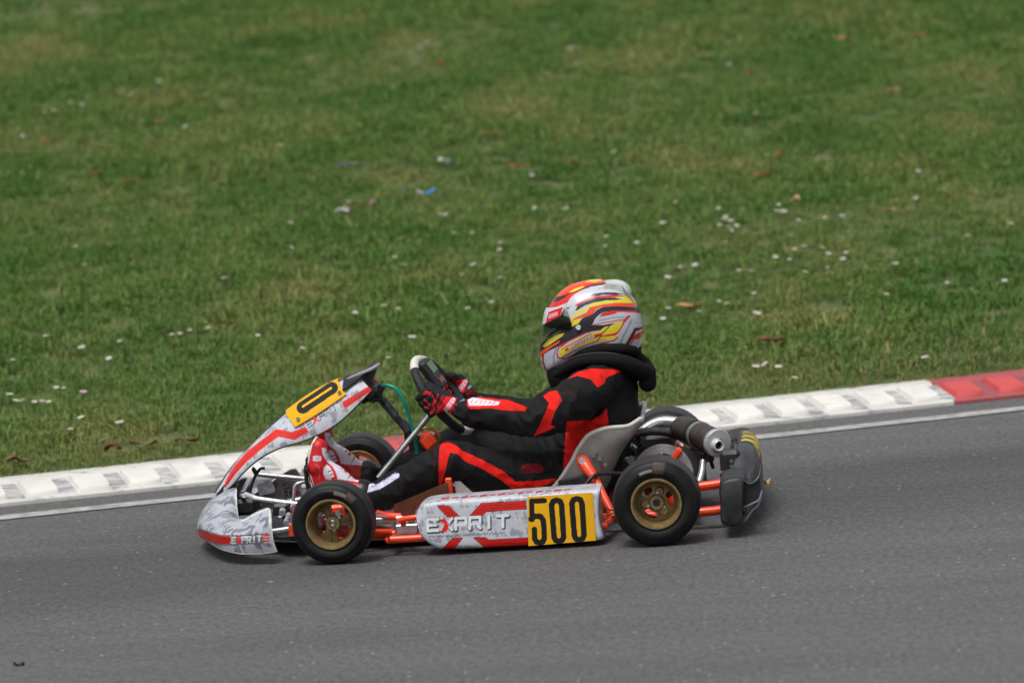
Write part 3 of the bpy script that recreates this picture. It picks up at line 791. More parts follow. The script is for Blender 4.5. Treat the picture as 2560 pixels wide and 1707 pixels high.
SWc = (K(1038, 898, 0) + K(1172, 1074, 0)) / 2
Tt, Bb = K(1038, 898, 0), K(1172, 1072, 0)
halfN = np.array([-.024, -.130, -.012])
axT = (Tt - Bb) / 2; nrm = np.cross(axT, halfN); nrm /= np.linalg.norm(nrm)
if nrm[0] < 0: nrm = -nrm              # towards the driver
def rim_pt(th):                        # th=0 top, 90 = near side
    q = 1.0 if math.cos(th) < .75 else .97
    return SWc + axT * math.cos(th) * q + halfN * math.sin(th)
sw = empty("steering_wheel", SWc, kart)
def arc(a0, a1, n=24): return [rim_pt(math.radians(a)) for a in np.linspace(a0, a1, n)]
MB().tube(arc(32, 152), .0150, 16).build("grip", mat("grip_suede", (.014, .014, .016, 1), .7), sw)
MB().tube(arc(208, 328), .0150, 16).build("grip", MATS["grip_suede"], sw)
MB().tube(arc(-32.5, 32.5), .0146, 16).build("rim_top", WHITEP, sw)
MB().tube(arc(151.5, 208.5), .0150, 16).build("rim_bottom", WHITEP, sw)
mb = MB()
for a in (70, 290, 180):
    p = rim_pt(math.radians(a)); mb.box((p + SWc) / 2, (np.linalg.norm(p - SWc), .026, .005), rotm(p - SWc, nrm), .002)
mb.lathe([(-.03, .001), (-.03, .026), (.006, .03), (.006, .001)], SWc, nrm, 24)
mb.build("spoke_plate", ALU, sw)
dsp = empty("lap_timer", SWc, kart)
tdir = axT / np.linalg.norm(axT); c = SWc + tdir * .072 + nrm * .016
MB().box(c, (.115, .088, .030), rotm(tdir, nrm), .010).build("timer_case", BLACKP, dsp)
MB().box(c + nrm * .0165 + tdir * .022, (.040, .058, .004), rotm(tdir, nrm), .001).build("timer_screen", SCREEN, dsp)
MB().box(c + nrm * .0165 - tdir * .030, (.018, .050, .004), rotm(tdir, nrm), .001).build("timer_button_strip", mat("button_strip", (.22, .05, .05, 1), .4), dsp)
MB().tube([c - nrm * .015, c - nrm * .05 + halfN * .2, c - nrm * .07 - tdir * .08 + halfN * .3], .0018, 6, 5).build("timer_cable", BLACKP, dsp)

# ---- front panel: long tapering fairing, folded over a centre ridge
Ce = [(536, 1230), (567, 1181), (602, 1138), (664, 1074), (715, 1031), (790, 979), (858, 946), (900, 934)]
Ne = [(556, 1236), (584, 1210), (610, 1180), (650, 1146), (700, 1120), (775, 1096), (850, 1054), (931, 975)]
cy = [.0] * 8; ny = [-.055, -.075, -.09, -.10, -.11, -.12, -.125, -.115]
NS = 340
Cc = resample(spline(K3([(u, v, y) for (u, v), y in zip(Ce, cy)]), 10), NS)
Nn_ = resample(spline(K3([(u, v, y) for (u, v), y in zip(Ne, ny)]), 10), NS)
nt_ = 201
G = np.zeros((NS, nt_, 3))
for i in range(NS):
    cpt, npt = Cc[i], Nn_[i]
    for j, t in enumerate(np.linspace(-1, 1, nt_)):
        a = abs(t) * PI / 2
        y = -math.sin(a) ** .9 * abs(npt[1]) if t < 0 else math.sin(a) ** .9 * abs(npt[1])
        h = (1 - math.cos(a)) ** .95
        q = cpt + (npt - cpt) * h; G[i, j] = (q[0], y, q[2])
FULL = G.copy()
V, F = sheet_g(G, .0035)
pr = Print(V, lin(190, 193, 201)); pr.mottle(lin(110, 114, 126), V, 75, .7, .54)
pr.zoom(460, 880, 3.92)
pr.poly(RED2, [(385, 1320), (420, 1235), (500, 1100), (620, 970), (760, 860), (905, 752), (1060, 780), (1190, 730), (1222, 785), (1085, 862), (925, 830), (760, 950), (620, 1070), (500, 1200), (430, 1300)])
pr.poly(RED2, [(1545, 490), (1820, 325), (1850, 370), (1580, 555)])
for k in (.33, .66):
    pr.line(lin(120, 30, 34), [(395 + 15 * k, 1320), (440 + 20 * k, 1235 + 10 * k), (520 + 15 * k, 1095 + 60 * k), (630 + 10 * k, 968 + 80 * k), (905, 752 + 80 * k), (1070, 780 + 80 * k), (1200 + 20 * k, 735 + 50 * k)], 5)
    pr.line(lin(120, 30, 34), [(1550 + 30 * k, 490 + 60 * k), (1825 + 20 * k, 325 + 45 * k)], 5)
text(pr, "EXPRIT", (1195, 690), (46, -29), (22, 50), 15, lin(96, 100, 112), .32, {1: RED2})
text(pr, "EXPRIT", (1189, 684), (46, -29), (22, 50), 7, lin(190, 194, 202), .32, {1: RED2})
pr.line((.012, .012, .014), [(300, 1380), (420, 1185), (550, 1012), (800, 762), (1000, 592), (1250, 392), (1560, 262), (1730, 200)], 16)
panel = MO("front_fairing", V, F, PAINT, kart, True, pr.C, 40)
ring = [Nn_[i] for i in range(0, NS, 12)] + [Nn_[-1]]
MB().tube(ring, .0026, 8).build("fairing_trim", BLACKP, panel)
MB().tube([np.array([p[0], -p[1], p[2]]) for p in ring], .0026, 8).build("fairing_trim", BLACKP, panel)
# spoiler lip at the top of the fairing
Gl = []
for t in np.linspace(-1, 1, 25):
    y = .105 * t; e = 1 - abs(t) ** 2.2
    a = K(862, 944, 0) * 1.0; b_ = K(948, 909 - 2, 0)
    a = a + (np.array([.0, 0, -.032]) * (abs(t) ** 2)); b_ = b_ + np.array([-.02, 0, -.004]) * abs(t) ** 3
    Gl.append([np.array([a[0] + (b_[0] - a[0]) * s, y * (1 - .25 * s), a[2] + (b_[2] - a[2]) * s - .006 * math.sin(s * PI)]) for s in np.linspace(0, 1, 10)])
MB().add(*sheet_g(Gl, .005)).build("spoiler_lip", BLACKP, panel)
MB().tube(K3([(868, 947, -.09), (890, 938, -.095), (925, 924, -.09), (942, 914, -.082), (948, 909, -.06)]), [.003, .0055, .006, .006, .004], 10, 5).build("lip_edge", mat("lip_edge_grey", (.30, .31, .34, 1), .35), panel)
MB().add(*prism_g(K3([(900, 941, -.06), (938, 929, -.06), (927, 965, -.06), (912, 950, -.06)]), (0, .10, 0))).build("lip_underside", BLACKP, panel, False)  # black wedge stands for the dark underside beneath the lip
mb = MB(); mb.box(K(930, 978, -.02), (.05, .12, .035), rotm((.7, 0, .6)), .008); mb.lathe([(-.02, .001), (-.02, .012), (.02, .012), (.02, .001)], K(948, 977, -.03), (.6, 0, .8), 12)
mb.tube(K3([(905, 1005, -.06), (925, 998, -.06), (950, 1000, -.04), (960, 1010, -.02)]), .008, 8, 3); mb.build("fairing_mount", BLACKP, kart)
# number plate wrapped over the ridge
def fair(s, t):
    i = s * (NS - 1); i0 = int(min(i, NS - 2)); fi = i - i0; j = (t + 1) / 2 * (nt_ - 1); j0 = int(min(j, nt_ - 2)); fj = j - j0
    return (FULL[i0, j0] * (1 - fi) * (1 - fj) + FULL[i0 + 1, j0] * fi * (1 - fj) + FULL[i0, j0 + 1] * (1 - fi) * fj + FULL[i0 + 1, j0 + 1] * fi * fj)
UVg = draw_uv(FULL.reshape(-1, 3)).reshape(NS, nt_, 2)
def s_at(u, v):
    d = np.hypot(UVg[:, :nt_ // 2 + 1, 0] - u, UVg[:, :nt_ // 2 + 1, 1] - v); i, j = np.unravel_index(d.argmin(), d.shape); return i / (NS - 1), j / (nt_ - 1) * 2 - 1
s0, t0 = s_at(741, 1066); s1, t1 = s_at(866, 985)
Gp = []
for s in np.linspace(s0 - .005, s1, 150):
    row = []
    for t in np.linspace(-abs(t0 + t1) / 2 - .02, abs(t0 + t1) / 2 + .02, 121):
        p = fair(s, t); row.append(p)
    Gp.append(row)
Gp = np.array(Gp); du = np.gradient(Gp, axis=0); dv = np.gradient(Gp, axis=1); Np = np.cross(du, dv); Np /= np.linalg.norm(Np, axis=2)[..., None]
sgn = 1 if Np[75, 60, 2] > 0 else -1
Gp = Gp + Np * sgn * .007
V, F = sheet_g(Gp if sgn > 0 else Gp, .006 * sgn)
pr = Print(V, YEL); pr.zoom(460, 880, 3.92)
pr.line((.02, .02, .02), [(1162, 545), (1450, 350)], 118)
pr.line(YEL, [(1165, 532), (1440, 352)], 22)
for q in ((1120, 655), (1520, 395)): pr.line(lin(200, 180, 120), [q, (q[0] + 2, q[1])], 24)
plate = MO("number_plate", V, F, mat("yellow_plate", rough=.5, attr=True, var=.05, spec=.18), kart, True, pr.C, 50)
plate["label"] = "yellow wrapped front plate with black digit 0"
mb = MB(); 
for (u, v, y) in ((745, 1046, -.10), (849, 980, -.10), (895, 986, -.125)): mb.lathe([(-.003, .0003), (-.003, .006), (.004, .006)], K(u, v, y) + np.array([0, -.006, 0]), (-.2, 1, -.1), 12)
mb.build_each("plate_screw", STEEL, kart)

# ---- nose cone / front bumper spoiler
cols = []   # bottom, lower, mid, upper, top (u, v, y)
cols.append([(693, 1377, -.53), (684, 1350, -.535), (679, 1312, -.53), (678, 1296, -.51), (676, 1273, -.47)])
cols.append([(686, 1379, -.53), (677, 1350, -.535), (672, 1312, -.53), (670, 1296, -.51), (664, 1271, -.46)])
cols.append([(650, 1384, -.52), (645, 1355, -.53), (641, 1333, -.525), (641, 1312, -.50), (640, 1282, -.44)])
cols.append([(606, 1384, -.50), (602, 1360, -.505), (600, 1338, -.50), (603, 1318, -.46), (604, 1300, -.36)])
cols.append([(570, 1377, -.45), (566, 1352, -.455), (564, 1334, -.45), (575, 1305, -.38), (594, 1290, -.25)])
cols.append([(544, 1367, -.38), (538, 1345, -.385), (536, 1325, -.37), (560, 1285, -.28), (592, 1240, -.19)])
cols.append([(518, 1350, -.26), (512, 1335, -.26), (510, 1312, -.25), (537, 1262, -.19), (591, 1222, -.13)])
cols.append([(505, 1343, -.12), (499, 1328, -.12), (499, 1305, -.11), (522, 1260, -.09), (570, 1226, -.07)])
cols.append([(504, 1338, 0), (499, 1325, 0), (500, 1300, 0), (515, 1272, 0), (543, 1237, 0)])
cw = [K3(c) for c in cols]
mir = [[np.array([p[0], -p[1], p[2]]) for p in c] for c in cw[-2::-1]]
Gn = np.array(cw + mir)
A = np.array([resample(spline(Gn[:, k], 16), 420) for k in range(5)])          # along
Gn = np.array([resample(spline(A[:, i], 12), 90) for i in range(A.shape[1])])  # i along, j up
V, F = sheet_g(Gn[:, ::-1], -.004)
pr = Print(V, lin(176, 179, 187)); pr.mottle(lin(88, 92, 102), V, 78, .8, .50, .3)
pr.zoom(480, 1220, 8.7125)
pr.poly(lin(205, 30, 18), [(120, 900), (200, 910), (400, 980), (620, 1040), (850, 1045), (820, 1220), (700, 1225), (420, 1170), (250, 1110), (120, 1060)])
pr.poly(lin(98, 102, 112), [(848, 1040), (1540, 1008), (1545, 1215), (830, 1232)])
for k in range(3): pr.line(lin(110, 20, 14), [(150, 960 + k * 40), (400, 1020 + k * 45), (620, 1085 + k * 45), (840, 1090 + k * 40)], 7)
pr.line(lin(40, 42, 46), [(140, 890), (400, 965), (620, 1028), (1000, 1030), (1640, 985)], 20)
pr.line(lin(40, 42, 46), [(250, 1120), (420, 1185), (700, 1240), (1000, 1235)], 14)
text(pr, "EXPRIT", (870, 1070), (78, -4), (-4, 128), 30, lin(206, 208, 212), .42, {1: lin(226, 40, 40)})
pr.line(lin(226, 40, 40), [(990, 1062), (1050, 1185)], 40); pr.line(lin(226, 40, 40), [(1052, 1060), (978, 1190)], 40)
for k in range(3): pr.line(RED, [(1545, 1030 + k * 62), (1680, 1015 + k * 62)], 34)
pr.line(lin(190, 60, 50), [(390, 1170), (600, 1050)], 14)
pr.line(lin(208, 206, 198), [(1770, 420), (1700, 520), (1700, 800), (1740, 900), (1800, 1200), (1850, 1370)], 60)
pr.line(lin(208, 206, 198), [(1850, 1385), (1500, 1420), (1100, 1430), (800, 1390), (560, 1300)], 26)
pr.line(lin(212, 212, 214), [(970, 20), (960, 400), (1020, 640), (1100, 710), (1430, 540), (1650, 440)], 34)
nose = MO("nose_cone", V, F, PAINT, kart, True, pr.C, 50)
V, F = prism_g(K3([(540, 1236, -.06), (560, 1212, -.06), (590, 1222, -.06), (566, 1238, -.06)]), (0, .12, 0))
MB().add(V, F).build("nose_gap_filler", BLACKP, kart, False)
MB().add(*prism_g([(-.80, -.22, .06), (-.72, -.40, .06), (-.60, -.42, .06), (-.60, .42, .06), (-.72, .40, .06), (-.80, .22, .06)], (0, 0, .01))).build("nose_mount_plate", BLACKP, kart, False)

# ---- side pods
def pod(s):
    top = np.array([K(*p) for p in [(1040, 1288, -.585), (1046, 1272, -.585), (1062, 1260, -.585), (1090, 1254, -.585), (1120, 1251, -.585), (1200, 1246, -.585), (1320, 1237, -.585), (1400, 1231, -.585), (1490, 1225, -.585), (1497, 1225, -.585)]])
    bot = np.array([K(*p) for p in [(1040, 1295, -.585), (1046, 1328, -.585), (1060, 1350, -.585), (1080, 1365, -.585), (1108, 1374, -.585), (1200, 1372, -.585), (1320, 1366, -.585), (1400, 1361, -.585), (1480, 1355, -.585), (1511, 1350, -.585)]])
    n = 400 if s < 0 else 90
    T = resample(spline(top, 14), n); B = resample(spline(bot, 14), n)
    m = 420 if s < 0 else 120; V = []
    tt = np.linspace(0, 2 * PI, 20001); ct, s_t = np.cos(tt), np.sin(tt)
    Pq = np.stack([np.sign(ct) * np.abs(ct) ** .22 * .10, np.sign(s_t) * np.abs(s_t) ** .22 * .08], -1)
    sq = np.r_[0, np.cumsum(np.linalg.norm(np.diff(Pq, axis=0), axis=1))]
    pth = np.interp(np.linspace(0, sq[-1], m, endpoint=False), sq, tt)
    for i in range(n):
        f = i / (n - 1)
        # concave trailing edge
        D = .085 * min(1, ((f + .002) / .10) ** .5) if f < .10 else .085
        c = (T[i] + B[i]) / 2; h = (T[i][2] - B[i][2]) / 2
        for j in range(m):
            th = pth[j]; cx_, sx_ = math.cos(th), math.sin(th)
            e = .22
            yy = -math.copysign(abs(cx_) ** e, cx_) * D; zz = math.copysign(abs(sx_) ** e, sx_)
            lean = -.016 * (zz + 1) * .5            # top leans inboard a little
            xx = (T[i, 0] if zz > 0 else B[i, 0]) * abs(zz) + c[0] * (1 - abs(zz))
            xx += -.010 * (1 - zz * zz) * max(0, (f - .90) / .10)
            kk = 1 - .10 * max(0, (f - .975) / .025) ** 2.5; yy *= kk; zz *= 1 - .05 * max(0, (f - .975) / .025) ** 2.5
            y = -.585 + D * 1.0 + yy - lean + (.085 - D) * .25
            V.append((xx, y, c[2] + zz * h))
    V = np.array(V); F = grid_faces(n, m, True); F.append(tuple(range(m))); F.append(tuple(range((n - 1) * m, n * m))[::-1])
    pr = Print(V, lin(188, 191, 198)); pr.mottle(lin(112, 116, 128), V, 95, .65, .52, .5)
    pr.zoom(1000, 1180, 4.276)
    pr.C[V[:, 0] > T[-1, 0] - .012] = lin(196, 198, 204)[:3]
    RB = lin(206, 26, 16); dk = lin(30, 26, 28); d2 = lin(120, 16, 10)
    def band(poly, lines):
        pr.line(dk, list(poly) + [poly[0]], 14); pr.poly(RB, poly)
        for l in lines: pr.line(d2, l, 6)
    band([(1345, 308), (870, 335), (752, 464), (880, 458), (928, 415), (1345, 392)], [[(1345, 308 + k), (885 + k * .5, 336 + k * .95), (770 + k * 1.3, 464)] for k in (24, 54)])
    band([(400, 360), (515, 360), (632, 472), (508, 476)], [[(425 + k, 360), (540 + k, 474)] for k in (15, 55)])
    band([(565, 705), (665, 703), (572, 826), (452, 826)], [[(595 + k, 705), (490 + k * 1.1, 826)] for k in (0, 35)])
    band([(788, 698), (912, 700), (948, 722), (1368, 700), (1370, 778), (910, 802)], [[(820 + k, 698), (925, 722 + k * .8), (1368, 700 + k * .85)] for k in (24, 54)])
    ll = [(290, 505)]
    text(pr, "EXPRIT", (304, 520), (110, -6), (2, 118), 44, lin(58, 60, 68), .36)
    text(pr, "EXPRIT", (295, 508), (110, -6), (2, 118), 31, lin(222, 224, 228), .36)
    pr.poly(RED, [(424, 500), (480, 500), (528, 560), (500, 632), (432, 636), (474, 566)])
    for a in range(9): pr.line(lin(86, 90, 100), [(310 + a * 92, 700 - a * 5), (345 + a * 92, 678 - a * 5), (355 + a * 92, 700 - a * 5), (385 + a * 92, 676 - a * 5)], 8)
    for a in range(14): pr.line(lin(190, 50, 72), [(450 + a * 100 + (a % 3) * 9, 283 - a * 7), (520 + a * 100, 272 - a * 7)], 12 if a % 2 else 18)
    lf = MO("side_pod", V, F, PAINT, kart, True, pr.C, 60) if s < 0 else None
    if s > 0:
        V[:, 1] *= -1; lf = MO("side_pod", V, [f[::-1] for f in F], PAINT, kart, True, pr.C, 60)
    # rear flare
    # yellow number panel, a thin sheet bonded to the pod face
    G2 = []
    for a in np.linspace(0, 1, 210):
        row = []
        for b in np.linspace(0, 1, 130):
            u = 1318 + (1481 - 1318) * a + (3 + 6 * a) * b; v = 1243 - 11 * a + (121 - 3 * a) * b
            p = K(u, v, -.585); p[1] = -.5872 - .0 + .016 * (1 - b) * .0
            row.append(p)
        G2.append(row)
    G2 = np.array(G2)
    zc = G2[..., 2]; zmin, zmax = zc.min(), zc.max()
    q = (zc - zmin) / (zmax - zmin)
    G2[..., 1] = -.5868 + .0155 * q
    V2, F2 = sheet_g(G2, .0016)
    p2 = Print(V2, YEL); p2.zoom(1000, 1180, 4.276); D_ = (.012, .012, .013)
    p2.line(D_, [(1545, 303), (1408, 308), (1412, 505)], 56)
    p2.line(D_, [(1400, 500), (1440, 470), (1500, 470), (1530, 510), (1540, 600), (1542, 710), (1525, 745), (1495, 752), (1460, 745), (1440, 710), (1436, 610)], 60)
    for k, dy in ((0, 0), (217, -16)):
        p2.line(D_, [(1620 + k, 350 + dy), (1638 + k, 310 + dy), (1675 + k, 298 + dy), (1712 + k, 310 + dy), (1728 + k, 350 + dy), (1750 + k, 690 + dy), (1735 + k, 725 + dy), (1700 + k, 740 + dy), (1665 + k, 728 + dy), (1648 + k, 695 + dy), (1620 + k, 350 + dy)], 61)
    if s > 0: V2[:, 1] *= -1
    pl = MO("number_panel", V2, F2, MATS["yellow_plate"], lf, True, p2.C, 50)
    if s < 0: pl["label"] = "yellow side panel with black number 500"
    return lf
pod(-1); pod(1)
ktube("brake_line", K3([(1478, 1250, -.52), (1503, 1262, -.46), (1530, 1275, -.40), (1560, 1265, -.3)]), .0025, BRONZE, 5)
ktube("brake_line", K3([(1490, 1302, -.50), (1510, 1290, -.46), (1540, 1280, -.40)]), .0025, BRONZE, 5)

# ---- seat
st = [((1362, 1244), (1300, 1250)), ((1400, 1198), (1350, 1268)), ((1428, 1156), (1410, 1278)), ((1446, 1121), (1470, 1262)), ((1470, 1089), (1512, 1222)), ((1498, 1075), (1530, 1178)), ((1526, 1069), (1546, 1140)), ((1568, 1065), (1568, 1104)), ((1588, 1055), (1590, 1072)), ((1602, 1045), (1604, 1048))]
rimc = spline(K3([(u, v, -.205) for (u, v), _ in st]), 8)
botc = spline([np.array([K(u, v, -.10)[0], 0, K(u, v, -.10)[2]]) for _, (u, v) in st], 8)
Gs = []
for a, b_ in zip(rimc, botc):
    row = []
    for th in np.linspace(0, PI, 41):
        y = a[1] * math.copysign(abs(math.cos(th)) ** .55, math.cos(th)); h = abs(math.sin(th)) ** .55
        q = a + (b_ - a) * h; row.append((q[0], y, q[2]))
    Gs.append(row)
seat = MB().add(*sheet_g(Gs, .005)).build("seat", SEATM, kart)
edge = [np.array(r[0]) for r in Gs]; edge2 = [np.array(r[-1]) for r in Gs][::-1]
back = [np.array(p) for p in Gs[-1]][1:-1]
MB().tube(edge + back[::2] + edge2, .0075, 10, 0).build("seat_rolled_edge", SEATE, seat)
mb = MB()
for (u, v) in ((1483, 1137), (1499, 1146), (1513, 1161), (1489, 1128)): mb.lathe([(-.004, .001), (-.004, .007), (.004, .008)], K(u, v, -.212), (0, 1, 0), 12)
mb.build_each("seat_washer", STEEL, seat)
for s in (-1, 1):
    p0 = K(1455, 1150, -.245); p1 = K(1492, 1205, -.30); p2 = K(1534, 1292, -.37)
    P = [np.array([p[0], abs(p[1]) * s, p[2]]) for p in (p0 + np.array([-.004, 0, .006]), p0, p0 * .6 + p1 * .4, p1, p2)]
    MB().tube(P, [.012, .021, .020, .0135, .0125], 16, 5).build("seat_stay", ORANGE, kart)
    MB().lathe([(-.006 * 1, .0003), (-.006, .010), (.004, .012)], P[1] + np.array([.002, s * .024, 0]), (0, -s, 0), 20).build("stay_bolt", CHROME, kart)
ktube("overflow_hose", K3([(1462, 1213, -.33), (1480, 1193, -.32), (1500, 1184, -.30), (1550, 1183, -.26), (1580, 1190, -.2)]), .0065, BLACKP, 5)
MB().add(*prism_g(K3([(1395, 1205, -.30), (1462, 1190, -.30), (1470, 1214, -.30), (1400, 1222, -.30)]), (0, .05, 0))).build("seat_pad", BLACKP, kart, False)

# ---- fuel tank between the legs
mb = MB(); mb.box((-.17, 0.0, .115), (.22, .24, .15), None, .03); mb.build("fuel_tank", BROWN, kart)
mb = MB(); mb.add(*prism_g(K3([(985, 1262, -.33), (1118, 1205, -.33), (1120, 1240, -.33), (1040, 1262, -.33), (1035, 1310, -.33), (985, 1312, -.33)]), (0, .012, 0))); mb.build("tank_guard", BROWN, kart, False)
MB().box(K(1123, 1222, -.30), (.022, .03, .075), None, .003).build("tank_strap", ORANGE, kart)
MB().add(*prism_g(K3([(1136, 1204, -.28), (1150, 1203, -.28), (1186, 1236, -.28), (1140, 1238, -.28)]), (0, .01, 0))).build("tank_shield", mat("shield_grey", (.42, .40, .37, 1), .5), kart, False)

# ---- engine bay
eng = empty("engine", K(1610, 1190, .30), kart)
mb = MB(); mb.box(K(1600, 1180, .30), (.20, .16, .14), None, .02); mb.lathe([(-.05, .001), (-.05, .07), (.06, .07), (.065, .05), (.065, .001)], K(1640, 1175, .22), (0, 1, 0), 32); mb.build("crankcase", DARKST, eng)
mb = MB(); ce = K(1575, 1140, .30)
for k in range(8): mb.box(ce + np.array([-.004 * k, 0, .012 * k - .03]), (.13, .13, .005), rotm((1, 0, .3)), .001)
mb.tube([ce + np.array([.02, 0, -.05]), ce + np.array([-.03, 0, .075])], .045, 24); mb.build("cylinder_fins", DARKST, eng)
mb = MB(); mb.box(K(1650, 1110, .36), (.10, .10, .07), None, .01); mb.box(K(1600, 1105, .38), (.07, .10, .08), None, .01); mb.build("airbox", mat("airbox_grey", (.055, .058, .065, 1), .45), eng)
mb = MB(); mb.tube(K3([(1560, 1118, .18), (1580, 1112, .18), (1590, 1120, .18)]), .006, 10, 3); mb.lathe([(-.01, .001), (-.01, .015), (.01, .015), (.01, .001)], K(1573, 1120, .15), (0, 0, 1), 16)
mb.lathe([(-.01, .001), (-.01, .012), (.02, .012), (.02, .001)], K(1577, 1150, .05), (0, 1, 0), 16); mb.tube(K3([(1552, 1150, .05), (1568, 1146, .05), (1580, 1158, .05)]), .006, 10, 3); mb.build_each("engine_fitting", STEEL, eng)
ktube("spark_cap", K3([(1572, 1128, .12), (1582, 1122, .12), (1588, 1135, .12)]), .009, BLACKP, 3, eng)
# brake disc with a spoked carrier
mb = MB(); dc = np.array([XA + .004, -.05, .145])
mb.lathe([(-.004, .070), (-.004, .100), (.004, .100), (.004, .070), (-.004, .070)], dc, (0, 1, 0), 64)
for k in range(8):
    th = 2 * PI * k / 8; r_ = np.array([math.cos(th), 0, math.sin(th)]); mb.box(dc + r_ * .05, (.045, .006, .010), rotm(r_, (0, 1, 0)), .001)
mb.lathe([(-.01, .02), (-.01, .035), (.01, .035), (.01, .02)], dc, (0, 1, 0), 24)
mb.build("brake_disc", mat("pale_disc", (.34, .33, .33, 1), .4, .3, var=.2), kart)
MB().box(K(1692, 1134, -.04), (.022, .05, .045), rotm((1, 0, -.8)), .006).build("disc_caliper", ORANGE, kart)
# chain guard plates on the far side and a stay
mb = MB(); mb.add(*prism_g(K3([(1690, 1110, .10), (1760, 1135, .10), (1770, 1220, .10), (1700, 1200, .10)]), (0, .008, 0))); mb.build("chain_guard", GREYP, kart, False)
# exhaust
ex = empty("exhaust", K(1740, 1085, .15), kart)
MB().tube(K3([(1596, 1092, .26), (1612, 1074, .27), (1640, 1058, .28), (1668, 1054, .28), (1700, 1060, .27)]), [.016, .0175, .019, .020, .022], 20, 6).build("header_pipe", CHROME, ex)
MB().tube(K3([(1585, 1085, .22), (1620, 1078, .23), (1665, 1080, .24), (1695, 1090, .25)]), .014, 14, 5).build("expansion_pipe", DARKST, ex)
a0, a1 = K(1692, 1064, .275), K(1797, 1108, -.03); axm = (a1 - a0); Lm = np.linalg.norm(axm); axm /= Lm
MB().lathe([(-.02, .020), (.0, .024), (.04, .040), (.07, .0435), (Lm * .80, .0445), (Lm - .012, .0445)], a0, axm, 64).build("silencer_body", BURNT, ex)
MB().lathe([(Lm - .020, .0445), (Lm - .019, .0470), (Lm - .004, .0470), (Lm, .0445), (Lm, .0165), (Lm - .002, .0160)], a0, axm, 64).build("silencer_cap", mat("cap_alu", (.52, .52, .53, 1), .35, .35, var=.1), ex)
oc = a0 + axm * Lm + np.array([-.009, 0, -.003])
MB().lathe([(-.004, .021), (.018, .0195), (.024, .0185), (.026, .0170), (.024, .0125), (-.01, .0120)], oc, axm, 40).build("outlet_pipe", mat("bright_pipe", (.72, .73, .76, 1), .3, .4), ex)
MB().lathe([(.012, .0003), (.012, .0122)], oc, axm, 30).build("outlet_bore", mat("bore_black", (.003, .003, .003, 1), .9, var=.1), ex)  # near-black disc closes the pipe behind its mouth
for q, r_, m_ in ((.55, .0475, mat("spring_clamp", (.34, .40, .40, 1), .35, .7)), (.46, .0465, BLACKP)):
    MB().lathe([(Lm * q - .007, .0440), (Lm * q - .006, r_), (Lm * q + .006, r_), (Lm * q + .007, .0440)], a0, axm, 64).build("silencer_clamp", m_, ex)
mb = MB(); mb.box(a0 + axm * Lm * .75 + np.array([.0, 0, -.055]), (.03, .03, .04), None, .004); mb.tube([a0 + axm * Lm * .75 + np.array([0, 0, -.06]), a0 + axm * Lm * .75 + np.array([.01, .0, -.10])], .006, 8)
mb.build("silencer_mount", BLACKP, ex)
ktube("silencer_stay", K3([(1758, 1150, .02), (1755, 1180, .0), (1748, 1205, -.02)]), [.010, .012, .013], mat("pale_stay", (.50, .54, .56, 1), .35, .6), 4)

# ---- rear bumper: moulded grey plastic, end blocks and a centre bow
rb = empty("rear_bumper", (.80, 0, .03), kart)
def block(s):
    pts = [(1806, 1312), (1800, 1260), (1798, 1215), (1812, 1199), (1840, 1193), (1858, 1197), (1860, 1215), (1856, 1270), (1852, 1312)]
    P = [K(u, v, -.62) for u, v in pts]; P = resample(spline(P, 5, True), 60, True)
    c = P.mean(0); V = []; ring = [(0, .86), (.004, .93), (.012, .985), (.025, 1), (.20, 1), (.24, .98), (.25, .9)]
    for d, k in ring: V += [c + (p - c) * k + np.array([0, d, 0]) for p in P]
    V = np.array(V); F = grid_faces(len(ring), 60, True) + [tuple(range(60)), tuple(range((len(ring) - 1) * 60, len(ring) * 60))[::-1]]
    if s > 0: V[:, 1] *= -1; F = [f[::-1] for f in F]
    MO("end_block", V, F, mat("worn_black_plastic", (.020, .021, .023, 1), .5, 0, var=.5, vscale=22, bump=.3, bscale=80), rb, True, None, 50)
    V, F = prism_g([np.array([p[0], p[1] * -s, p[2]]) for p in K3([(1826, 1203, -.60), (1838, 1199, -.60), (1840, 1202, -.60), (1828, 1206, -.60)])], (0, .002, .0015))
    MB().add(V, F).build("bumper_emblem", mat("emblem_pink", (.45, .12, .14, 1), .5), rb, False)
block(-1); block(1)
MB().add(*prism_g(K3([(1860, 1204, -.575), (1874, 1210, -.575), (1890, 1203, -.575), (1899, 1190, -.575), (1902, 1222, -.575), (1896, 1246, -.575), (1862, 1264, -.575)]), (0, .012, 0))).build("recess_shade", BLACKP, rb, False)  # flat black sheet paints the shade of a recess between block and bow
MB().tube(K3([(1852, 1199, -.58), (1862, 1203, -.58), (1874, 1209, -.58), (1889, 1202, -.58), (1899, 1186, -.57), (1903, 1160, -.56)]), .0045, 8, 4).build("recess_edge", GREYP, rb)
MB().tube(K3([(1858, 1268, -.585), (1880, 1259, -.585), (1898, 1248, -.58), (1905, 1225, -.57)]), .0035, 8, 4).build("recess_edge", mat("lip_grey", (.16, .16, .18, 1), .4), rb)
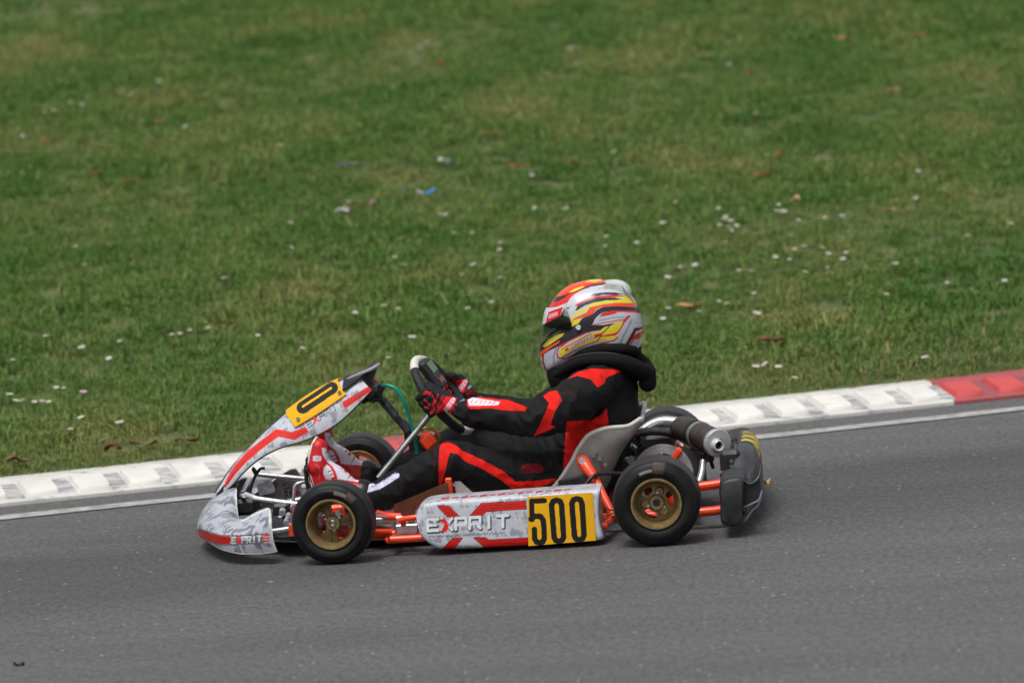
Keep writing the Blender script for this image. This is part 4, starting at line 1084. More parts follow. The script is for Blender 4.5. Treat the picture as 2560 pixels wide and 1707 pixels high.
# centre: cross-section swept along a plan curve
def sec(xo, dz=0., k=1.):   # outline in x (rearward) and z
    return [(xo - .055 * k, .060), (xo - .02, .045), (xo + .010, .058), (xo + .022, .085), (xo + .022, .17), (xo + .010, .205 + dz), (xo - .015, .225 + dz), (xo - .040 * k, .222 + dz), (xo - .055 * k, .20 + dz)]
plan = [(-.56, .785, -.100), (-.46, .795, -.095), (-.40, .800, -.080), (-.33, .808, -.030), (-.24, .822, .010), (0, .830, .022), (.24, .822, .010), (.33, .808, -.030), (.40, .800, -.080), (.46, .795, -.095), (.56, .785, -.100)]
pl = spline(np.array(plan), 8); V = []; ns = 44
for (y, xo, dz) in pl:
    S_ = resample(spline([(a, 0, b) for a, b in sec(xo, dz)], 6), ns)
    V += [(q[0], y, q[2]) for q in S_]
V = np.array(V).reshape(len(pl), ns, 3)
MB().add(*sheet_g(V, .006)).build("centre_bow", GREYP, rb)
uvb = []
Gy = []
for y in np.linspace(-.13, .13, 60):
    pi_ = np.interp(y, pl[:, 0], np.arange(len(pl))); i0 = int(pi_); f = pi_ - i0; row = V[i0] * (1 - f) + V[min(i0 + 1, len(pl) - 1)] * f
    seg = resample(row[27:40], 20); Gy.append(seg)
Gy = np.array(Gy); N_ = np.cross(np.gradient(Gy, axis=0), np.gradient(Gy, axis=1)); N_ /= np.linalg.norm(N_, axis=2)[..., None]
if N_[30, 10, 2] < 0: N_ = -N_
V2 = (Gy + N_ * .0015).reshape(-1, 3); C2 = np.tile(np.array(lin(206, 170, 36)[:3]), (len(V2), 1))
blot = (np.sin(V2[:, 1] * 95) + np.sin(V2[:, 1] * 57 + V2[:, 2] * 120) + np.sin(V2[:, 2] * 160)) > .9
C2[blot] = lin(52, 66, 28)[:3]
MB().tube([(xo + .012, y, .050 + .0) for (y, xo, dz) in pl], .0055, 8).build("bumper_lip", mat("lip_grey", (.16, .16, .18, 1), .4), rb)
V3, F3 = sheet_g((Gy + N_ * .0015), .001)
MO("bumper_sticker", V3, F3, PAINT, rb, True, np.vstack([C2, C2]))
mb = MB()
mb.box(K(1827, 1163, -.26), (.068, .07, .105), None, .012); mb.box((.775, .22, .155), (.05, .14, .09), None, .012); mb.build_each("bumper_mount", BLACKP, rb)
mb = MB()
for (u, v) in ((1828, 1152), (1838, 1162), (1828, 1165), (1848, 1155)): mb.lathe([(-.004, .0005), (-.004, .006), (.003, .006)], K(u, v, -.305), (0, 1, 0), 10)
mb.lathe([(-.01, .0005), (-.01, .012), (.01, .012)], K(1808, 1186, -.30), (0, 1, .2), 12)
mb.build_each("bumper_screw", STEEL, rb)

# =========================================================================== DRIVER
drv = empty("person", (.20, 0, .06))
tag(drv, "driver in black and red race suit and orange striped helmet, seated holding the wheel", "person")
def mirr(p): return np.array([p[0], -p[1], p[2]])
def body():
    P = []
    cap = lambda a, ra, b, rb_, sq=1., sd=None: P.append(capsule_g(a, ra, b, rb_, 22, 6, sq, sd))
    Yv = np.array([0, 1., 0])
    pel = K(1452, 1188, 0); wai = K(1480, 1120, 0); che = K(1508, 1035, 0); upp = K(1520, 975, 0); neck = K(1500, 915, 0); head = K(1482, 820, 0)
    cap(pel + Yv * -.05, .105, pel + Yv * .05, .105)
    cap(pel, .115, wai, .112, 1.30, Yv); cap(wai, .112, che, .122, 1.32, Yv); cap(che, .120, upp, .100, 1.40, Yv)
    cap(upp, .085, neck, .060); cap(neck, .058, head, .085)
    cap(head + np.array([-.035, 0, -.03]), .065, head + np.array([-.045, 0, .02]), .07)       # face under the balaclava
    cap(head + np.array([-.11, 0, -.018]), .012, head + np.array([-.10, 0, .01]), .010)         # nose
    for s in (-1, 1):
        f = (lambda p: p) if s < 0 else mirr
        sh = f(K(1466, 980, -.185)); el = f(K(1338, 1046, -.265)); wr = f(K(1178, 1028, -.190)); we = K(1160, 1026, -.185)
        if s > 0: sh = K(1470, 950, .185); el = K(1335, 1046, .235); wr = K(1198, 1016, .170); we = K(1178, 1010, .165)
        trap = f(K(1512, 950, -.10))
        cap(trap, .066, sh, .068); cap(sh, .073, (sh + el) / 2 + np.array([0, 0, -.012]), .069); cap((sh + el) / 2 + np.array([0, 0, -.012]), .068, el, .059)
        cap(el, .060, (el + wr) / 2, .056); cap((el + wr) / 2, .056, wr, .046); cap(wr, .043, we, .036)
        hip = f(K(1428, 1196, -.095)); kn = f(K(1124, 1152, -.235)); an = f(K(925, 1247, -.19)); mid = f(K(1280, 1186, -.17))
        if s > 0: kn = K(1150, 1108, .215); mid = K(1300, 1132, .15); cap(mid, .082, K(1400, 1130, .06), .09)
       
        cap(hip, .092, mid, .076); cap(mid, .076, kn, .064); cap(kn, .063, f(K(1060, 1184, -.22)), .062); cap(f(K(1060, 1184, -.22)), .061, f(K(980, 1226, -.205)), .054); cap(f(K(980, 1226, -.205)), .054, an, .041)
        cap(an, .040, f(K(880, 1255, -.185)), .036)
    cap(K(1400, 1130, 0), .085, K(1450, 1110, 0), .10)
    V, F, N = remesh(P, .0050, 6, .6, 1)
    # cloth folds: long soft creases, deeper at elbows, hips and knees
    r = np.random.default_rng(11); d = np.zeros(len(V))
    warp = .35 * np.sin(V @ np.array([13., 7, 9])) + .3 * np.sin(V @ np.array([-8., 15, 21]))
    for k in range(7):
        q = r.normal(size=3) * np.array([60, 28, 60]); d += np.sin(V @ q + 4 * warp + r.uniform(0, 6)) / 7
    def near(p, rad): return np.exp(-((V - p) ** 2).sum(1) / rad ** 2)
    w_ = .25 + near(K(1338, 1048, -.265), .13) + near(K(1400, 1170, -.1), .16) + near(K(1124, 1152, -.235), .10) + near(K(1450, 1040, -.2), .12) + near(K(1180, 1030, -.19), .07) + near(K(970, 1230, -.2), .10)
    ridge = 1 - np.abs(d) * 2.2
    V = V + N * (.0070 * np.clip(w_, 0, 1.4) * ridge)[:, None]
    return V, F, N
V, F, NB = body()
pr = Print(V, SUITB)
pr.mask = ~((V[:, 1] > .02) & (NB[:, 1] < .10) & (V[:, 0] < .42))
R_ = lin(222, 30, 20); R2 = lin(190, 26, 24)
# near-side panels (mirrored to the far side), drawn on the suit
pr.poly(R_, [(1417, 1250), (1408, 1180), (1412, 1110), (1417, 1053), (1479, 1050), (1502, 1037), (1517, 1019), (1523, 1075), (1530, 1130), (1500, 1250)])
pr.poly(R_, [(1417, 948), (1443, 930), (1478, 921), (1550, 924), (1552, 928), (1514, 945), (1512, 958), (1494, 968), (1476, 948), (1443, 939)])
pr.poly(R_, [(1358, 990), (1372, 979), (1392, 975), (1405, 1000), (1388, 1026), (1376, 1062), (1390, 1066), (1333, 1092), (1348, 1066), (1360, 1038), (1373, 1007)])
pr.poly(R_, [(1169, 998), (1203, 990), (1247, 998), (1268, 999), (1318, 1018), (1312, 1027), (1268, 1026), (1225, 1020), (1177, 1023), (1166, 1012)])
pr.poly(lin(228, 214, 222), [(1169, 999), (1182, 993), (1250, 1004), (1245, 1013), (1173, 1014)])
pr.zoom(850, 1050, 3.92)
pr.poly(R_, [(975, 260), (1000, 228), (1060, 215), (1130, 243), (1200, 300), (1400, 390), (1600, 500), (1722, 603), (1800, 600), (2100, 575), (2140, 590), (1950, 660), (1820, 690), (1690, 680), (1590, 592), (1400, 480), (1230, 405), (1150, 330), (1075, 320), (1050, 420), (1005, 600), (970, 680), (968, 600), (968, 400)])
pr.poly(R_, [(960, 640), (1010, 620), (1000, 660), (940, 700)])
pr.poly(lin(120, 20, 22), [(1775, 445), (1840, 425), (1960, 425), (1992, 470), (1990, 515), (1785, 522)])
for k in range(3): pr.line(SUITB, [(1780, 455 + k * 24), (1985, 448 + k * 24)], 5)
lt = lin(205, 200, 226)
pr.poly(lt, [(235, 665), (262, 628), (320, 618), (352, 630), (450, 570), (545, 510), (583, 528), (578, 556), (480, 622), (390, 675), (270, 708)])
for a in range(6): pr.line(SUITB, [(300 + a * 44, 668 - a * 26), (318 + a * 44, 642 - a * 26), (336 + a * 44, 654 - a * 26)], 7)
pr.zoom(900, 860, 4.612)
for a in range(6): pr.line(R2, [(1280 + a * 52, 672 + a * 3), (1300 + a * 52, 645 + a * 3)], 7)
pr.zoom(0, 0, 1)
for l in ([(1143, 1100), (1200, 1112), (1260, 1128)], [(1088, 1105), (1084, 1180)], [(1400, 985), (1420, 978), (1430, 984)]): pr.line(lin(96, 18, 20), l, 1.6)
headm = ((V - K(1470, 820, 0)) ** 2).sum(1) < .125 ** 2
pr.C[headm] = (.010, .010, .011)
MO("race_suit_body", V, F, CLOTH, drv, True, pr.C)

# ---- neck support and raised collar
def ring_tube(name, P, r, m, par=drv, sq=1.): return MB().tube(P, r, 18, 6, True, False, sq).build(name, m, par)
nb = [K(1384, 932, 0), K(1396, 934, -.07), K(1440, 908, -.118), (K(1500, 898, -.130)), K(1560, 905, -.125), K(1604, 926, -.085), K(1617, 936, 0)]
nb = nb + [mirr(p) for p in nb[-2:0:-1]]
ring_tube("neck_support", nb, [.013, .015, .018, .0215, .0245, .0265, .028, .0265, .0245, .0215, .018, .015], KNIT)
cl = [K(1402, 908, 0), K(1415, 905, -.06), K(1450, 884, -.098), K(1500, 872, -.108), K(1552, 872, -.100), K(1584, 878, -.06), K(1590, 880, 0)]
cl = cl + [mirr(p) for p in cl[-2:0:-1]]
ring_tube("collar_roll", cl, [.014, .015, .017, .018, .019, .018, .017, .018, .019, .018, .017, .015], KNIT)
MB().tube([p + np.array([0, 0, .0]) + (p - K(1500, 925, 0)) * .03 + np.array([0, 0, .021]) for p in nb], .0016, 6, 6, True).build("neck_edge_highlight", mat("highlight_grey", (.07, .06, .06, 1), .7), drv)  # thin lighter tube imitates the highlight along the neck support's edge
P = [capsule_g(K(1618, 930, -.05), .030, K(1619, 958, -.045), .028), capsule_g(K(1618, 930, .05), .030, K(1619, 958, .045), .028), capsule_g(K(1619, 957, -.05), .030, K(1619, 957, .05), .030), capsule_g(K(1600, 925, -.05), .025, K(1612, 930, .05), .025)]
V, F, N = remesh(P, .006, 3); MO("neck_support_pad", V, F, KNIT, drv)
P = [capsule_g(K(1430, 930, 0), .085, K(1560, 925, 0), .060, 20, 6, 1.1, (0, 1, 0))]
V, F, N = remesh(P, .008, 2); MO("inner_collar", V, F, KNIT, drv)

# ---- helmet
Z = lambda x, y: (1340 + x / 6.532, 690 + y / 6.532)
out = [(950, 58), (600, 128), (400, 250), (265, 410), (190, 560), (160, 700), (140, 850), (105, 1000), (72, 1140), (60, 1270), (95, 1420), (180, 1545), (420, 1500), (760, 1400), (1200, 1330), (1520, 1330), (1640, 1235), (1705, 1100), (1742, 950), (1745, 800), (1722, 660), (1690, 545), (1640, 440), (1570, 330), (1440, 200), (1220, 95)]
oc_ = resample(spline(np.array([K(*Z(*q), 0) for q in out]), 12, True), 460, True)
hc = K(*Z(930, 760), 0); HW = .126
rows = 280
def helm_pt(base, t, k=1.0, w=HW):
    # widest at the middle: superellipse across; the chin bar narrows towards the front
    r = (1 - abs(t) ** 2.35) ** (1 / 2.2)
    q = hc + (base - hc) * r * k
    fx = np.clip((hc[0] - q[0] - .06) / .11, 0, 1) ** 1.5
    q[1] = w * t * k * (1 - .26 * fx)
    return q
ts = np.sin(np.linspace(-PI / 2, PI / 2, rows)) ; ts = np.sign(ts) * np.abs(ts) ** .95; ts[0] *= .9999; ts[-1] *= .9999
V = np.array([helm_pt(b, t) for t in ts for b in oc_])
Fh = np.array(grid_faces(rows, 460, True))
def hole_uv(V): 
    W = V.copy(); far = W[:, 1] > 0; W[far, 1] *= -1; return draw_uv(W)
uv = hole_uv(V)
port = [Z(-200, 600), Z(330, 560), Z(430, 600), Z(500, 700), Z(510, 800), Z(470, 860), Z(330, 930), Z(180, 1020), Z(60, 1180), Z(-200, 1250)]
inp = pip(uv, port)
keep = ~inp[Fh].all(1)
pr = Print(V, lin(192, 195, 203)); pr.zoom(1340, 690, 6.532)
hB = lin(44, 44, 52); hR = lin(216, 44, 34); hO = lin(234, 82, 40); hY = lin(224, 208, 60); hG = lin(150, 154, 166); hW = lin(192, 196, 206)
pr.poly(hR, [(120, 560), (260, 380), (400, 210), (600, 90), (900, 20), (1180, 60), (1140, 125), (900, 160), (780, 210), (640, 290), (560, 360), (520, 430), (400, 480), (220, 545)])
pr.poly(hO, [(300, 345), (420, 230), (600, 130), (860, 60), (1160, 80), (1120, 108), (880, 130), (700, 190), (520, 255), (400, 320)])
pr.poly(hB, [(285, 420), (310, 350), (440, 320), (600, 265), (760, 210), (880, 150), (1130, 108), (1185, 128), (1000, 155), (860, 190), (700, 245), (560, 290), (440, 370), (340, 420)])
pr.poly(hY, [(530, 265), (640, 205), (760, 165), (790, 175), (700, 220), (600, 262)]); pr.poly(hY, [(800, 98), (940, 30), (1080, 50), (1080, 72), (980, 97)])
pr.poly(hW, [(440, 500), (520, 430), (640, 300), (760, 235), (900, 170), (1050, 155), (1250, 170), (1400, 190), (1480, 260), (1500, 320), (1300, 270), (1000, 272), (900, 300), (830, 390), (640, 470), (560, 500), (500, 520)])
pr.line(lin(206, 120, 134), [(1010, 206), (1180, 186), (1210, 212), (1300, 205)], 12)
pr.poly(hR, [(640, 470), (850, 350), (1000, 322), (1300, 305), (1500, 330), (1540, 352), (1280, 350), (1050, 348), (900, 385), (700, 470), (650, 495)])
pr.poly(hB, [(865, 342), (930, 290), (1130, 268), (1300, 268), (1450, 300), (1300, 308), (1100, 302), (960, 332)])
pr.poly(hB, [(640, 570), (680, 480), (850, 395), (1000, 350), (1270, 352), (1450, 382), (1380, 402), (1120, 402), (950, 432), (800, 482), (680, 555)])
pr.poly(hY, [(485, 700), (600, 660), (640, 600), (740, 545), (830, 520), (900, 450), (1150, 395), (1300, 392), (1450, 372), (1280, 345), (1500, 330), (1600, 380), (1650, 440), (1560, 442), (1200, 442), (1000, 478), (880, 512), (800, 590), (680, 650), (600, 690), (560, 770), (500, 775), (470, 730)])
pr.poly(hO, [(560, 785), (620, 690), (820, 600), (880, 510), (1100, 460), (1300, 438), (1660, 440), (1620, 508), (1300, 492), (1090, 502), (990, 540), (930, 622), (760, 682), (640, 712), (590, 790)])
pr.poly(hB, [(40, 1220), (100, 1110), (200, 1005), (330, 935), (450, 880), (590, 825), (700, 765), (760, 688), (930, 620), (1000, 548), (1100, 503), (1300, 492), (1620, 508), (1690, 440), (1720, 620), (1600, 566), (1300, 560), (1090, 592), (1020, 640), (960, 700), (920, 800), (1100, 800), (1300, 765), (1440, 740), (1190, 820), (1100, 860), (1050, 885), (920, 905), (760, 960), (560, 1050), (400, 1120), (360, 1160), (220, 1215), (90, 1310)])
pr.poly(hY, [(540, 800), (620, 720), (740, 690), (700, 770), (600, 820), (480, 862)])
pr.poly(hR, [(1020, 680), (1090, 595), (1300, 560), (1600, 565), (1700, 612), (1600, 602), (1400, 588), (1200, 640), (1040, 668)])
pr.poly(hW, [(918, 802), (1000, 690), (1060, 662), (1250, 642), (1340, 590), (1620, 598), (1740, 690), (1750, 860), (1700, 1240), (1450, 1220), (1300, 1300), (1200, 1200), (1350, 1100), (1500, 700), (1480, 702), (1100, 765)])
pr.line(hG, [(1040, 725), (1250, 678), (1490, 668)], 20); pr.line(hG, [(1560, 720), (1420, 1000), (1370, 1120)], 34); pr.line(hG, [(1500, 770), (1620, 770), (1740, 730)], 7)
pr.line(hR, [(918, 802), (1100, 765), (1480, 702), (1535, 645)], 16)
pr.line(hR, [(1085, 990), (1290, 950), (1350, 890), (1440, 740), (1520, 655)], 42)
pr.poly(hY, [(1085, 970), (1130, 900), (1190, 830), (1300, 757), (1430, 745), (1400, 800), (1340, 900), (1280, 932)])
pr.poly(hY, [(400, 1190), (600, 1070), (850, 950), (1040, 892), (1120, 832), (1190, 815), (1100, 920), (1000, 1000), (1320, 968), (1330, 990), (1300, 1022), (1000, 1072), (800, 1112), (600, 1202), (420, 1322), (375, 1312), (390, 1250)])
pr.poly(hR, [(460, 1215), (540, 1130), (760, 1030), (960, 958), (1100, 918), (1040, 985), (950, 1020), (720, 1112), (560, 1192), (480, 1235)])
pr.line(lin(214, 176, 190), [(545, 1165), (640, 1115), (740, 1070), (930, 995)], 58)
for a in range(7): pr.line(lin(196, 70, 90), [(575 + a * 52, 1170 - a * 24), (590 + a * 52, 1120 - a * 24)], 9)
pr.line(hB, [(1190, 830), (1100, 920), (1000, 1062)], 16); pr.line(hB, [(430, 1330), (620, 1225), (800, 1132), (990, 1068)], 14); pr.line(hB, [(420, 1200), (560, 1118), (760, 1012), (900, 945)], 10)
pr.line(hR, [(380, 1150), (345, 1230), (350, 1330), (480, 1352), (640, 1272), (900, 1146), (1290, 1048), (1330, 1000)], 24)
pr.poly(hR, [(385, 1125), (560, 1040), (760, 940), (930, 888), (700, 992), (520, 1082), (400, 1172)])
pr.poly(hW, [(360, 1150), (340, 1230), (330, 1340), (480, 1390), (400, 1480), (170, 1600), (120, 1400), (150, 1270), (230, 1215)])
pr.line(hG, [(330, 1180), (290, 1300), (290, 1420)], 30)
pr.poly(hY, [(105, 1145), (200, 1040), (330, 960), (460, 928), (440, 970), (280, 1080), (150, 1165)])
pr.poly(hO, [(30, 1330), (80, 1230), (200, 1155), (390, 1050), (370, 1095), (240, 1175), (130, 1265), (90, 1330)])
pr.line(lin(150, 24, 20), [(115, 1270), (110, 1400), (170, 1560)], 30)
pr.line(hB, [(1480, 1140), (1625, 875), (1720, 850)], 46); pr.line(hR, [(1455, 1125), (1612, 850), (1740, 825)], 12)
pr.poly(hR, [(1530, 1115), (1600, 960), (1760, 890), (1730, 1010), (1600, 1040), (1560, 1120)])
pr.line(lin(236, 236, 230), [(675, 838), (700, 838)], 56)
hel = empty("helmet", hc, drv)
MO("shell", V, Fh[keep], HELM, hel, True, pr.C)
Vi = np.array([helm_pt(b, t, .955) for t in ts[::2] for b in oc_[::2]]); Fi = np.array(grid_faces(len(ts[::2]), 230, True))
ii = pip(hole_uv(Vi), port); MO("lining", Vi, Fi[~ii[Fi].all(1)], KNIT, hel)
# rim of the eye opening
eo = [Z(250, 560), Z(330, 565), Z(420, 600), Z(490, 700), Z(500, 800), Z(460, 865), Z(330, 938), Z(180, 1030), Z(100, 1130)]
def on_shell(u, v, k=1.0):
    d = np.hypot(uv[:, 0] - u, uv[:, 1] - v) + (V[:, 1] > 0) * 1e4; i = d.argmin(); return hc + (V[i] - hc) * k
P = [on_shell(*q, 1.0) for q in eo]
# visor: clear lower part, smoked middle, red and white top strip
vis = [Z(-300, 520), Z(250, 510), Z(440, 490), Z(520, 560), Z(560, 700), Z(590, 800), Z(560, 880), Z(440, 900), Z(330, 960), Z(180, 1060), Z(80, 1180), Z(-300, 1300)]
Vv = np.array([helm_pt(b, t, 1.0) for t in ts for b in oc_])
push = np.clip((hc[0] - Vv[:, 0]) / .16, .15, 1)
nv = Vv - hc; nv /= np.linalg.norm(nv, axis=1)[:, None]
Vv = Vv + nv * .004 + np.stack([-push * .006, 0 * push, 0 * push], -1)
iv = pip(hole_uv(Vv), vis); kv = iv[Fh].all(1)
def visor_part(name, poly, m, inv=False):
    uvv = hole_uv(Vv); sel = pip(uvv, poly)
    f = Fh[kv]; q = sel[f].mean(1) > .5
    f = f[~q] if inv else f[q]
    us, invx = np.unique(f, return_inverse=True)
    return us, invx.reshape(f.shape)
strip = [Z(-300, 480), Z(440, 480), Z(445, 560), Z(400, 650), Z(160, 775), Z(-300, 960)]
us, ff = visor_part("s", strip, None)
pv = Print(Vv[us], lin(206, 208, 212)); pv.zoom(1340, 690, 6.532)
pv.poly(lin(208, 20, 26), [(200, 590), (440, 500), (400, 660), (150, 790)])
for k in range(3): pv.line(lin(232, 190, 196), [(208, 640 + k * 24), (350, 588 + k * 22)], 13)
visor = MO("visor", Vv[us], ff, HELM, hel, True, pv.C)
dark = [Z(-300, 700), Z(160, 760), Z(430, 640), Z(640, 700), Z(620, 900), Z(440, 905), Z(330, 860), Z(240, 870), Z(130, 800)]
def glassmat(name, tint, mixf, rough=.05):
    m, n, L, b = nodes_of(name)
    tr = n.new("ShaderNodeBsdfTransparent"); tr.inputs[0].default_value = tint
    gl = n.new("ShaderNodeBsdfGlossy"); gl.inputs["Roughness"].default_value = rough; gl.inputs[0].default_value = (.9, .9, .9, 1)
    lw = n.new("ShaderNodeLayerWeight"); lw.inputs[0].default_value = .25
    ad = n.new("ShaderNodeMath"); ad.operation = 'MULTIPLY_ADD'; ad.inputs[1].default_value = .5; ad.inputs[2].default_value = mixf; L.new(lw.outputs["Fresnel"], ad.inputs[0])
    mx = n.new("ShaderNodeMixShader"); out = [k for k in n if k.type == 'OUTPUT_MATERIAL'][0]
    L.new(ad.outputs[0], mx.inputs[0]); L.new(tr.outputs[0], mx.inputs[1]); L.new(gl.outputs[0], mx.inputs[2]); L.new(mx.outputs[0], out.inputs[0]); return m
us2, ff2 = visor_part("r", strip, None, True)
sel = pip(hole_uv(Vv[us2]), dark)
fd = sel[ff2].mean(1) > .5
def sub(V_, f_):
    u_, x_ = np.unique(f_, return_inverse=True); return V_[u_], x_.reshape(f_.shape)
smk = glassmat("smoked_visor", (.03, .028, .03, 1), .03); yy_ = Vv[us2][ff2].mean(1)[:, 1] > 0
for q_ in (fd & yy_, fd & ~yy_):
    a_, b_ = sub(Vv[us2], ff2[q_]); MO("visor_smoked_band", a_, b_, smk, visor)
a_, b_ = sub(Vv[us2], ff2[~fd]); MO("visor_lower", a_, b_, glassmat("clear_visor", (.62, .68, .62, 1), .02), visor)
mb = MB(); pc = on_shell(*Z(690, 838), 1.0); mb.lathe([(-.004, .0005), (-.005, .007), (.002, .0085)], pc + np.array([0, -.004, 0]), (0, 1, 0), 20); mb.build("visor_pivot", WHITEP, hel)
# rear aero wing of clear grey plastic on top
Gw = []
for s in np.linspace(-1, 1, 21):
    p0 = K(1512, 703, 0); p1 = K(1566, 702, 0); p2 = K(1578, 735, 0)
    row = []
    for q in np.linspace(0, 1, 14):
        a = (1 - q) ** 2 * p0 + 2 * q * (1 - q) * (p1 + np.array([.012, 0, .012])) + q * q * p2
        a = a + np.array([-.02, 0, -.030]) * abs(s) ** 2.5; a[1] = .062 * s * (1 - .1 * q); row.append(a)
    Gw.append(row)
MB().add(*sheet_g(Gw, .003)).build("aero_wing", mat("wing_grey", (.50, .52, .50, 1), .2, .0, coat=.5, var=.25, vscale=40), hel)
MB().add(*sheet_g([[on_shell(1510, 722, 1.0), on_shell(1560, 735, 1.0), on_shell(1588, 760, 1.0)], [K(1512, 708, -.060), K(1554, 712, -.058), K(1577, 740, -.052)]], .002)).build("aero_wing_side", MATS["wing_grey"], hel)
for (u, v) in (Z(520, 490), ): MB().lathe([(-.003, .0005), (-.004, .006), (.003, .007)], on_shell(u, v) + np.array([0, -.003, .001]), (-.1, 1, -.25), 14).build("vent_knob", WHITEP, hel)

# ---- gloves closed round the grips
def glove(s):
    f = (lambda p: np.asarray(p, float)) if s < 0 else (lambda p: p)
    th0 = 86 if s < 0 else 260
    c0 = rim_pt(math.radians(th0)); tan = rim_pt(math.radians(th0 + 6)) - rim_pt(math.radians(th0 - 6)); tan /= np.linalg.norm(tan)
    if tan[0] > 0: tan = -tan                         # up the rim
    out_ = np.array([0, -1. if s < 0 else 1., 0]); out_ = out_ - tan * (out_ @ tan); out_ /= np.linalg.norm(out_)
    fr = -nrm - tan * (-nrm @ tan); fr /= np.linalg.norm(fr)   # away from the driver
    wr = K(1160, 1026, -.185);
    if s > 0: wr = K(1178, 1010, .165)
    P = []
    palm_c = c0 + out_ * .018 - fr * .030
    for k, (L, r) in enumerate(((.9, .0105), (1.0, .0115), (1.0, .0115), (.95, .0112))):
        b = c0 + tan * ((k - 1.6) * .0225)
        kn = b + out_ * .034 - fr * .012
        pts = [palm_c + tan * ((k - 1.5) * .020) - fr * .006, kn, b + out_ * .030 + fr * .020 * L, b + out_ * .004 + fr * .030 * L, b - out_ * .018 + fr * .018 * L]
        rr = [r * 1.35, r * 1.22, r * 1.12, r, r * .88]
        for i in range(4): P.append(capsule_g(pts[i], rr[i], pts[i + 1], rr[i + 1], 12, 4))
    # thumb lies along the inner side of the rim
    t0 = palm_c + tan * .020 - out_ * .006; t1 = c0 + tan * .045 - fr * .026 - out_ * .012; t2 = c0 + tan * .060 - fr * .010 - out_ * .022
    P += [capsule_g(t0, .0165, t1, .0140, 12, 4), capsule_g(t1, .0140, t2, .0105, 12, 4)]
    pc_ = (palm_c + wr) / 2
    P.append(capsule_g(palm_c - tan * .026, .022, palm_c + tan * .026, .022)); P.append(capsule_g(palm_c - tan * .018, .024, pc_ - tan * .006, .026)); P.append(capsule_g(palm_c + tan * .020, .023, pc_ + tan * .008, .026))
    P.append(capsule_g(pc_, .031, wr + (wr - pc_) * .15, .036)); P.append(capsule_g(wr, .036, wr + (wr - pc_) * .75, .043))
    V, F, N = remesh(P, .0034, 3, .5, 1)
    V = V + N * (.0008 * np.sin(V @ np.array([260., 90, 210])))[:, None]
    pr = Print(V, (.011, .011, .013)); pr.zoom(900, 860, 4.612)
    if s > 0: pr.P = pr.P + np.array([-18, 20])
    gr = lin(190, 24, 34)
    pr.poly(lin(206, 24, 30), [(985, 600), (1120, 618), (1075, 730), (1000, 880), (845, 880), (880, 780)])
    pr.line(lin(226, 176, 190), [(1075, 640), (1010, 730), (930, 850)], 52)
    for k in range(7): pr.line(lin(208, 40, 52), [(1000 + 60 - k * 24, 640 + k * 34), (1100 - k * 24, 668 + k * 34)], 7)
    for a in ([(830, 580), (860, 640), (815, 800)], [(900, 575), (880, 640), (840, 790)], [(960, 590), (930, 650), (890, 720)], [(745, 640), (800, 700)], [(740, 720), (800, 740)]): pr.line(gr, a, 15)
    pr.poly(lin(224, 44, 44), [(720, 570), (760, 540), (830, 552), (810, 580), (750, 590)])
    pr.line(lin(130, 136, 152), [(1120, 700), (1200, 645)], 34); pr.line(lin(130, 136, 152), [(1040, 800), (1070, 850)], 22)
    for k in range(3): pr.line(gr, [(1090, 740 + k * 26), (1185, 735 + k * 28)], 12)
    for k in range(4): pr.line(gr, [(1190 + k * 45, 515 + k * 4), (1150 + k * 45, 600)], 14)
    MO("glove", V, F, GLOVE, drv, True, pr.C)
glove(-1); glove(1)

